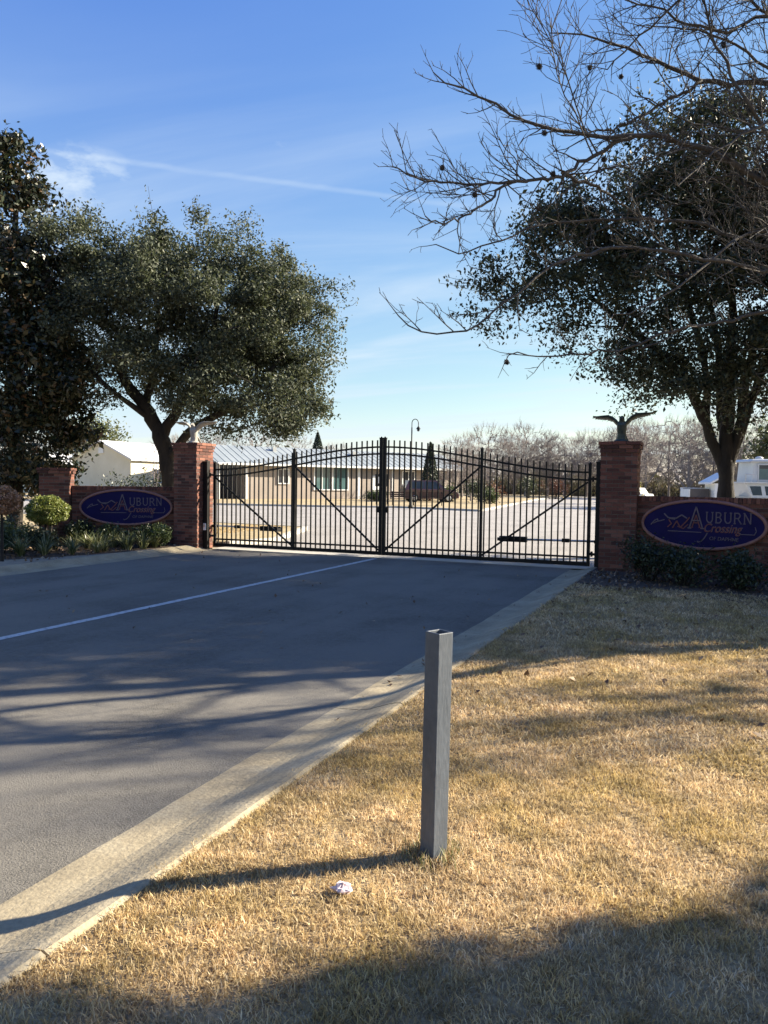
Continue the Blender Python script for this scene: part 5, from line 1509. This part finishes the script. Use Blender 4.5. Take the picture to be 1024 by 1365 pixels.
# ------------------------------------------------------------------ vehicles, boat and yard things
def car(loc, rz, paint, label, name='parked_car', suv=False):
    root = empty(name, loc, rz, label=label, cat='car')
    L, W = 4.5, 1.78
    H = 1.72 if suv else 1.46
    hood = 1.02 if suv else 0.90
    # lower body: side profile extruded with rounded shoulders
    prof = [(-2.25, 0.35), (-2.25, 0.72), (-2.15, hood-0.03), (-1.9, hood), (0.85, hood), (1.75, hood-0.10), (2.15, hood-0.24), (2.25, 0.55), (2.22, 0.33)]
    V, F = [], []
    for y, k in ((-W/2, 0.96), (-W/2+0.03, 1), (W/2-0.03, 1), (W/2, 0.96)):
        for (x, z) in prof: V.append((x*k if abs(x) > 2 else x, y, 0.33+(z-0.33)*(k if z > 0.6 else 1)))
    n = len(prof)
    for i in range(3):
        for k in range(n):
            k2 = (k+1) % n; F.append((i*n+k, (i+1)*n+k, (i+1)*n+k2, i*n+k2))
    F += [tuple(range(n)), tuple(3*n+k for k in reversed(range(n)))]
    body = mesh_np('body', V, F, paint, root)
    rear = -2.05 if suv else -1.65
    cab = [(rear-0.1, hood-0.01), (rear+0.22, H-0.04), (rear+0.6, H), (0.25, H), (0.5, H-0.05), (1.15, hood-0.01)]
    V, F = [], []
    m_ = len(cab)
    for s in (-1, 1):
        for (x, z) in cab:
            t = (z-hood)/(H-hood); V.append((x, s*(W/2-0.05-0.17*t), z))
    F = [tuple(range(m_)), tuple(reversed(range(m_, 2*m_)))]+[(k, k+m_, (k+1) % m_+m_, (k+1) % m_) for k in range(m_)]
    mesh_np('cabin', V, F, paint, root)
    for s in (-1, 1):
        for (xa, xb, xc, xd) in ((rear+0.25, -0.62, -0.62, rear+0.42), (-0.52, 0.78, 0.38, -0.52)):
            z0, z1 = hood+0.05, H-0.11
            q = lambda x, z: (x, s*(W/2-0.05-0.17*(z-hood)/(H-hood)+0.006), z)
            V = [q(xa, z0), q(xb, z0), q(xc, z1), q(xd, z1)]
            mesh_np('side_window', V, [(0, 1, 2, 3)], M['dark_glass'], root)
        MB().box((0.7, s*(W/2+0.07), hood+0.07), (0.14, 0.16, 0.12)).build('mirror', paint, root)
        MB().box((2.19, s*0.62, 0.68), (0.10, 0.34, 0.13)).build('headlight', M['chrome'], root)
    q = lambda x, y, z: (x, y, z)
    mesh_np('windscreen', [q(1.09, -0.72, hood+0.03), q(1.09, 0.72, hood+0.03), q(0.55, 0.62, H-0.08), q(0.55, -0.62, H-0.08)], [(0, 1, 2, 3)], M['dark_glass'], root)
    for x in (-1.4, 1.38):
        for s in (-1, 1):
            w = MB().tube([(x, s*(W/2-0.20), 0.33), (x, s*(W/2-0.17), 0.33), (x, s*(W/2+0.01), 0.33), (x, s*(W/2+0.02), 0.33)], [0.30, 0.33, 0.33, 0.30], 20).build('wheel', M['rubber'], root)
            MB().tube([(x, s*(W/2+0.015), 0.33), (x, s*(W/2+0.032), 0.33)], [0.21, 0.18], 14).build('rim', M['chrome'], w)
    return root
car((-7.3, 76.0, 0.0), math.radians(160), M['white_car'], 'white parked car just right of the right gate pillar')
car((-20.6, 57.6, 0.10), math.radians(35), M['dark_car'], 'dark maroon parked car in front of the long building behind the gate', suv=True)

# white cabin boat standing ashore
bt = empty('cabin_boat', (1.40, 49.6, 0.0), yaw, label='white two level cabin boat ashore at the right picture edge', cat='boat')
V, F = [], []
secs = [(0.0, 0.04, 1.10, 0.95), (0.5, 0.7, 1.08, 0.62), (1.6, 1.15, 1.05, 0.45), (4.5, 1.4, 1.02, 0.38), (8.6, 1.35, 1.02, 0.42)]
for (x, hw, zt, zk) in secs:
    V += [(x-0.1, -hw, zt), (x, -hw*0.8, (zt+zk)/2), (x+0.05, 0, zk), (x, hw*0.8, (zt+zk)/2), (x-0.1, hw, zt)]
for i in range(len(secs)-1):
    for k in range(4): F.append((5*i+k, 5*i+k+1, 5*i+6+k, 5*i+5+k))
    F.append((5*i+4, 5*i, 5*i+5, 5*i+9))
F += [(0, 4, 3, 2, 1), tuple(5*(len(secs)-1)+k for k in range(5))]
mesh_np('hull', V, F, M['gelcoat'], bt)
def slab(mb, x0, x1, w0, z0, X0, X1, w1, z1):
    V = [(x0, -w0, z0), (x1, -w0, z0), (x1, w0, z0), (x0, w0, z0), (X0, -w1, z1), (X1, -w1, z1), (X1, w1, z1), (X0, w1, z1)]
    return mb.add(V, [(3, 2, 1, 0), (4, 5, 6, 7), (0, 1, 5, 4), (1, 2, 6, 5), (2, 3, 7, 6), (3, 0, 4, 7)])
slab(MB(), 0.42, 7.4, 1.12, 1.03, 0.02, 7.4, 1.05, 1.84).build('lower_cabin', M['gelcoat'], bt)
slab(MB(), -0.12, 7.8, 1.22, 1.842, -0.12, 7.8, 1.22, 1.93).build('deck_ledge', M['gelcoat'], bt)
slab(MB(), 0.42, 5.6, 0.98, 1.932, 0.50, 5.6, 0.92, 3.08).build('pilothouse', M['gelcoat'], bt)
rfm = slab(MB(), 0.22, 6.0, 1.08, 3.082, 0.36, 5.9, 1.0, 3.24).build('pilothouse_roof', M['gelcoat'], bt, bevel=0.05)
MB().lathe([(0.20, 0), (0.22, 0.05), (0.20, 0.14), (0.08, 0.19)], (1.25, 0, 3.24), 14).build('radar_dome', M['gelcoat'], bt, smooth=True)
for (xa, xb, Xa, Xb) in ((0.42, 0.95, 0.24, 0.88), (1.18, 2.05, 1.10, 2.0), (2.3, 3.2, 2.25, 3.2), (3.5, 4.6, 3.5, 4.6)):
    y0, y1 = -1.12-0.004, -1.07-0.004
    V = [(xa, y0, 1.16), (xb, y0, 1.16), (Xb, y1, 1.68), (Xa, y1, 1.68), (xa, y0+0.03, 1.16), (xb, y0+0.03, 1.16), (Xb, y1+0.03, 1.68), (Xa, y1+0.03, 1.68)]
    mesh_np('cabin_window', V, [(0, 1, 2, 3), (7, 6, 5, 4), (0, 4, 5, 1), (1, 5, 6, 2), (2, 6, 7, 3), (3, 7, 4, 0)], M['dark_glass'], bt)
for (xa, xb) in ((0.72, 1.78), (2.1, 3.1), (3.3, 4.4)):
    f = MB()
    for (cx, cz, sx, sz) in (((xa+xb)/2, 2.03, xb-xa, 0.06), ((xa+xb)/2, 2.93, xb-xa, 0.06), (xa+0.03, 2.48, 0.06, 0.84), (xb-0.03, 2.48, 0.06, 0.84)):
        f.box((cx, -0.975, cz), (sx, 0.08, sz))
    w = f.build('pilothouse_window', M['gelcoat'], bt)
    MB().box(((xa+xb)/2, -0.965, 2.48), (xb-xa-0.12, 0.05, 0.84)).build('pane', M['teal_glass'], w)
    MB().box(((xa+xb)/2, -0.995, 2.79), (xb-xa-0.13, 0.02, 0.21)).build('blind', M['dark_glass'], w)
for x in (1.2, 3.6, 6.4):
    for s in (-1, 1):
        MB().bar((x, s*1.35, 0.0), (x, s*0.8, 0.68), 0.08).box((x, s*1.35, 0.03), (0.4, 0.25, 0.06)).build('cradle_stand', M['brown_wood'], bt)
rl = MB()
for x in np.linspace(-0.05, 7.6, 12): rl.tube([(x, -1.18, 1.93), (x, -1.18, 2.0 if x > 0.5 else 2.35)], 0.018, 6)
rl.tube([(-0.05, -1.18, 2.35), (0.5, -1.18, 2.35)], 0.018, 6)
rl.build('rail', M['chrome'], bt)

sh = empty('white_shed', (-0.35, 45.95, 0.0), yaw, label='small white lean-to shed with a dark opening left of the oak trunk', cat='shed')
sw_ = MB()
sw_.box((0.95, 0, 0.85), (0.9, 1.6, 1.9)); sw_.box((-0.62, 0.75, 0.7), (2.2, 0.1, 1.7)); sw_.box((-1.68, 0.0, 0.7), (0.08, 1.6, 1.55))
sw_.build('wall', M['trim_white'], sh)
V = [(0.0, -1.0, 1.85), (1.6, -1.0, 2.4), (1.6, 1.0, 2.4), (0.0, 1.0, 1.85)]
mesh_np('roof', V+[(x, y, z-0.1) for x, y, z in V], [(0, 1, 2, 3), (7, 6, 5, 4), (0, 4, 5, 1), (1, 5, 6, 2), (2, 6, 7, 3), (3, 7, 4, 0)], M['trim_white'], sh)
MB().box((-0.60, 0.2, 0.75), (1.9, 0.9, 1.5)).build('opening_shade_block', M['wall_dark'], sh)  # solid block, its dark colour standing for the shade inside the opening
sh.scale = (0.62, 0.8, 1.0)

# dark noticeboard and two benches in front of the long building
nb = empty('notice_board', (-20.8, 48.6, 0.1), math.radians(30), label='dark notice board on two legs behind the left gate leaf', cat='notice board')
MB().box((0, 0, 1.65), (0.95, 0.10, 0.85)).build('board', M['rubber'], nb, bevel=0.02)
for x in (-0.38, 0.38): MB().box((x, 0.02, 0.6), (0.08, 0.08, 1.25)).build('leg', M['black_steel'], nb)
MB().box((0, -0.056, 1.66), (0.55, 0.012, 0.45)).build('notice', M['trim_white'], nb)
def bench(loc, rz, label):
    root = empty('bench', loc, rz, label=label, cat='bench')
    for k in range(4): MB().box((0, -0.2+0.115*k, 0.45), (1.7, 0.10, 0.035)).build('seat_slat', M['brown_wood'], root)
    for k in range(3): MB().box((0, 0.26+0.035*k, 0.58+0.13*k), (1.7, 0.03, 0.10)).build('back_slat', M['brown_wood'], root)
    for x in (-0.7, 0.7):
        MB().bar((x, -0.2, 0.0), (x, -0.2, 0.43), 0.05).bar((x, 0.2, 0), (x, 0.34, 0.92), 0.05).bar((x, -0.2, 0.41), (x, 0.24, 0.41), 0.05).build('leg', M['black_steel'], root)
bench((-19.0, 48.0, 0.1), math.radians(25), 'dark wooden bench beside the notice board behind the gate')
bench((-17.2, 48.6, 0.1), math.radians(20), 'dark wooden bench near the street lamp behind the gate')

# ------------------------------------------------------------------ shrubs and trees beyond the gate
for (x, y, rx, h, mt_, lab, sd_) in ((-19.4, 58.5, 1.0, 1.3, 'mid_shrub', 'grey green shrub left of the lamp behind the gate', 91),
                                    (-17.2, 60.5, 1.3, 1.6, 'dark_shrub', 'dark shrub behind the right gate leaf beside the maroon car', 92),
                                    (-15.6, 56.8, 0.9, 1.2, 'mid_shrub', 'low green shrub at the corner of the strip lawn', 93),
                                    (-18.4, 84.0, 1.5, 2.2, 'dark_shrub', 'dark round shrub beside the far end of the pavement', 94),
                                    (-16.1, 87.5, 1.3, 2.0, 'red_shrub', 'reddish shrub beside the far end of the pavement', 95),
                                    (-19.6, 72.0, 1.6, 1.5, 'red_shrub', 'low reddish hedge bush beyond the maroon car', 96),
                                    (-24.5, 56.5, 1.0, 0.8, 'mid_shrub', 'low shrub under the teal windows of the long building', 97),
                                    (-22.6, 60.8, 1.0, 0.9, 'red_shrub', 'low reddish shrub by the door of the long building', 98),
                                    (-5.2, 53.0, 1.1, 1.45, 'yellow_shrub', 'yellow shrub showing above the right wall beside the pillar', 99)):
    bush('garden_shrub', (x, y), rx, rx*0.8, h, 1500, 0.15, M[mt_], lab, sd_, ground=0.0, group=None)

def conifer(loc, h, rad, label, seed):
    r = np.random.default_rng(seed)
    root = empty('conifer_tree', loc, label=label, cat='tree')
    MB().tube([(0, 0, -0.1), (0, 0, h*0.95)], [0.12, 0.02], 8).build('trunk', M['bark'], root)
    n = 5000
    t = r.random(n)**0.8
    q = (1-t)**0.8*rad*(0.75+0.3*r.random(n)); a = r.uniform(0, 6.28, n)
    C = np.stack([np.cos(a)*q, np.sin(a)*q, 0.3+t*(h-0.3)], 1)
    V, F = leaf_arrays(C, 0.20, 0.07, r, 0.2)
    tag(mesh_np('crown', V, F, M['conifer'], root), kind='stuff')
conifer((-35.6, 67.0, 0.0), 6.4, 1.5, 'dark conifer rising behind the long building roof near the left oak', 101)
conifer((-21.8, 61.2, 0.0), 5.0, 1.0, 'small dark conifer behind the right gate leaf beside the lamp', 102)
leafy_tree('evergreen_tree', (-70.0, 73.0, 0.0), 0, [([(0, 0, -0.1), (0, 0, 2), (0, 0, 5), (0, 0, 7.5)], [0.4, 0.3, 0.2, 0.05])],
           [(0, 0, 6.5, 4.0, 3.5, 2.3), (-2, 0, 5.5, 2.5, 2.5, 1.8)], 120, 5200, 0.36, 0.20, M['olive_tree'], M['bark'],
           'rounded green tree behind the gabled house', seed=103, sigma=0.7, tip_r=0.02)
leafy_tree('evergreen_tree', (6.6, 66.0, 0.0), 0, [([(0, 0, -0.1), (0, 0, 2), (0, 0, 5), (0, 0, 9)], [0.4, 0.3, 0.2, 0.05])],
           [(0, 0, 6.0, 3.2, 3, 3.0), (-1.5, 0, 4.2, 2.2, 2, 1.6), (1, 0, 9.0, 2.2, 2, 1.6)], 140, 6500, 0.36, 0.18, M['olive_tree'], M['bark'],
           'olive green tree rising behind the white cabin boat', seed=104, sigma=0.6, tip_r=0.02)

def bare_variant(seed, h, spread, ntips, tip_r):
    """one leafless tree: a trunk and its fine branching"""
    r = np.random.default_rng(seed)
    tr = NP()
    P = resample([(0, 0, -0.2), (0.05, 0, h*0.15), (0, 0.05, h*0.4), (0.1, 0, h*0.75)], 16)
    R = np.linspace(h*0.016, h*0.004, 16)
    tr.tube(P, R, 8)
    stems = [(P, R)]
    for k in range(4):
        a = r.uniform(0, 6.28); s = h*r.uniform(0.12, 0.25)
        Q = resample([(0, 0.02, s), (math.cos(a)*spread*0.35, math.sin(a)*spread*0.35, s+h*0.2), (math.cos(a)*spread*0.6, math.sin(a)*spread*0.6, s+h*0.45)], 10)
        RR = np.linspace(h*0.009, h*0.003, 10); stems.append((Q, RR)); tr.tube(Q, RR, 6)
    tips = sample_lobes([(0, 0, h*0.62, spread, spread, h*0.36), (0, 0, h*0.45, spread*0.8, spread*0.8, h*0.25)], ntips, r, 0.5, 0.25)
    wood, _ = skeleton(stems, tips, r, tip_r=tip_r, step=h*0.09, kink=0.12)
    tw = NP()
    for t in tips:
        for k in range(7):
            d = unit(t-np.array([0, 0, h*0.35])+r.normal(size=3)*h*0.18)
            L = h*r.uniform(0.05, 0.11)
            b = t-d*L*0.4*r.random()
            tw.tube([b, b+d*L*0.5+r.normal(size=3)*0.04*L, b+d*L], [tip_r*0.8, tip_r*0.6, tip_r*0.35], 3)
    out = []
    for nm, q in (('trunk', tr), ('branches', wood), ('twigs', tw)):
        V, F = q.arrays()
        me = bpy.data.meshes.new(nm); 
        n, k = F.shape
        me.vertices.add(len(V)); me.vertices.foreach_set('co', V.astype(np.float32).ravel())
        me.loops.add(n*k); me.loops.foreach_set('vertex_index', F.astype(np.int32).ravel())
        me.polygons.add(n); me.polygons.foreach_set('loop_start', np.arange(0, n*k, k, dtype=np.int32)); me.polygons.foreach_set('loop_total', np.full(n, k, np.int32))
        me.update(calc_edges=True); me.materials.append(M['winter_bark'])
        out.append((nm, me))
    return out
VAR = [bare_variant(200+i, 10.0, 3.2+0.5*i, 420, 0.011) for i in range(4)]
VAR.append(bare_variant(250, 10.0, 2.0, 26, 0.02))
r = np.random.default_rng(66)
def plant_bare(x, y, h, label, k, group='bare winter trees at the far edge', slim=1.0):
    root = empty('bare_tree', (x, y, 0), r.uniform(0, 6.28), label=label, cat='tree', group=group)
    s = h/10.0
    for nm, me in VAR[k]:
        o = bpy.data.objects.new(nm, me); link(o, root)
        if nm != 'trunk': o['kind'] = 'stuff'
    root.scale = (s*r.uniform(0.9, 1.15)*slim, s*r.uniform(0.9, 1.15)*slim, s)
ORD = ['first', 'second', 'third', 'fourth', 'fifth', 'sixth', 'seventh', 'eighth', 'ninth', 'tenth', 'eleventh', 'twelfth', 'thirteenth']
woods = [(-30.5, 101, 7.5), (-27.2, 99, 10.2), (-24.6, 103, 9.6), (-22.2, 99, 10.8), (-19.6, 101, 10.6), (-17.2, 99, 10.2), (-14.8, 104, 10.2), (-12.0, 100, 9.0),
         (-9.4, 103, 10.5), (-7.2, 97, 9.4), (-4.8, 101, 10.6), (-2.4, 98, 9.6), (0.2, 102, 11), (2.8, 99, 10.2), (5.4, 103, 11), (8.2, 100, 10.6), (11, 104, 11),
         (-34, 104, 6.5), (-37.5, 108, 6.8), (-25.8, 108, 9.4), (-20.8, 107, 10.2), (-15.8, 109, 10.0), (-10.6, 108, 10.0)]
pillar_h = math.atan2(-1.5, 14.4)
lw = sorted([w for w in woods if math.atan2(w[0], w[1]) < pillar_h], key=lambda w: -math.atan2(w[0], w[1]))
rw = sorted([w for w in woods if math.atan2(w[0], w[1]) >= pillar_h], key=lambda w: math.atan2(w[0], w[1]))
for i, w in enumerate(lw):
    w = (w[0], w[1], w[2]*r.uniform(0.78, 1.0))
    plant_bare(*w, '%s bare tree of the far woods counted leftward from the right gate pillar' % ORD[i] if i < 13 else 'bare tree of the far woods above the long building roof', i % 4)
for i, w in enumerate(rw):
    plant_bare(*w, '%s bare tree of the far woods counted rightward from the right gate pillar' % ORD[i], i % 4)
hw = sorted([(-58, 80, 8.2), (-62, 78, 7.4), (-54, 84, 8.4), (-50, 88, 7.8), (-78, 70, 7.4), (-46, 92, 7.0), (-66, 86, 8.0)], key=lambda w: math.atan2(w[0], w[1]))
for i, w in enumerate(hw):
    plant_bare(*w, '%s leafless tree from the left behind the two pale houses' % ORD[i], (i+1) % 4, 'bare winter trees behind the houses')
plant_bare(-1.6, 63, 6.8, 'pale twiggy tree behind the right sign wall, nearest of the bare trees', 2, None)
plant_bare(-6.0, 70, 7.4, 'leafless tree just right of the right gate pillar in front of the woods', 0, None)
plant_bare(-21.3, 66.5, 5.6, 'small bare tree with purplish twigs behind the right gate leaf', 1, None)
plant_bare(-19.2, 64.5, 5.0, 'small bare tree at the end of the long building', 3, None)
plant_bare(-24.8, 80.0, 7.2, 'bare tree rising behind the right end of the long building', 2, None)
for i, (x, y) in enumerate([(-33.2, 40.0), (-31.8, 40.6)]):
    plant_bare(x, y, 4.4, '%s of two thin bare saplings before the cream house wall' % ('left', 'right')[i], 4, 'bare saplings before the cream house')

plant_bare(9.6, 13.1, 9.6, 'narrow leafless tree added beyond the right picture edge to streak the lawn with shadow', 0, None, 0.34)  # unseen tree, added and slimmed for a soft shadow band across the lawn
# brushwood that closes the horizon
def brush(name, x0, x1, y0, y1, n, h, material, seed):
    r = np.random.default_rng(seed)
    q = NP()
    x = r.uniform(x0, x1, n); y = r.uniform(y0, y1, n)
    hh = h*(0.5+0.5*r.random(n))*(0.8+0.2*np.sin(x*0.21)+0.15*np.sin(x*0.67+1))
    b = np.stack([x, y, np.full(n, -0.1)], 1)
    d = np.stack([r.normal(0, 0.22, n), r.normal(0, 0.22, n), np.ones(n)], 1)
    t = b+d*hh[:, None]
    s = unit(r.normal(size=(n, 3))*np.array([1, 1, 0]))*(0.035+0.03*r.random((n, 1)))
    V = np.stack([b-s, b+s, t+s*0.3, t-s*0.3], 1).reshape(-1, 3)
    F = np.arange(n)[:, None]*4+np.arange(4)[None, :]
    # low leafy stuff between the stems
    m_ = n*2
    C = np.stack([r.uniform(x0, x1, m_), r.uniform(y0, y1, m_), np.abs(r.normal(0, h*0.30, m_))], 1)
    V2, F2 = leaf_arrays(C, 0.7, 0.4, r, 0.2)
    return tag(mesh_np(name, np.concatenate([V, V2]), np.concatenate([F, F2+len(V)]), material), kind='stuff')
M['brush'] = leaf_mat('brushwood', [(0.0, (0.09, 0.075, 0.06)), (0.5, (0.155, 0.13, 0.105)), (0.85, (0.12, 0.125, 0.075)), (1.0, (0.20, 0.18, 0.14))], rough=0.9, trans=0.15, spec=0.1)
brush('far_woods', -75, 60, 112, 128, 9000, 6.2, M['brush'], 301)
brush('far_woods', -140, -70, 70, 112, 6000, 6.0, M['brush'], 302)
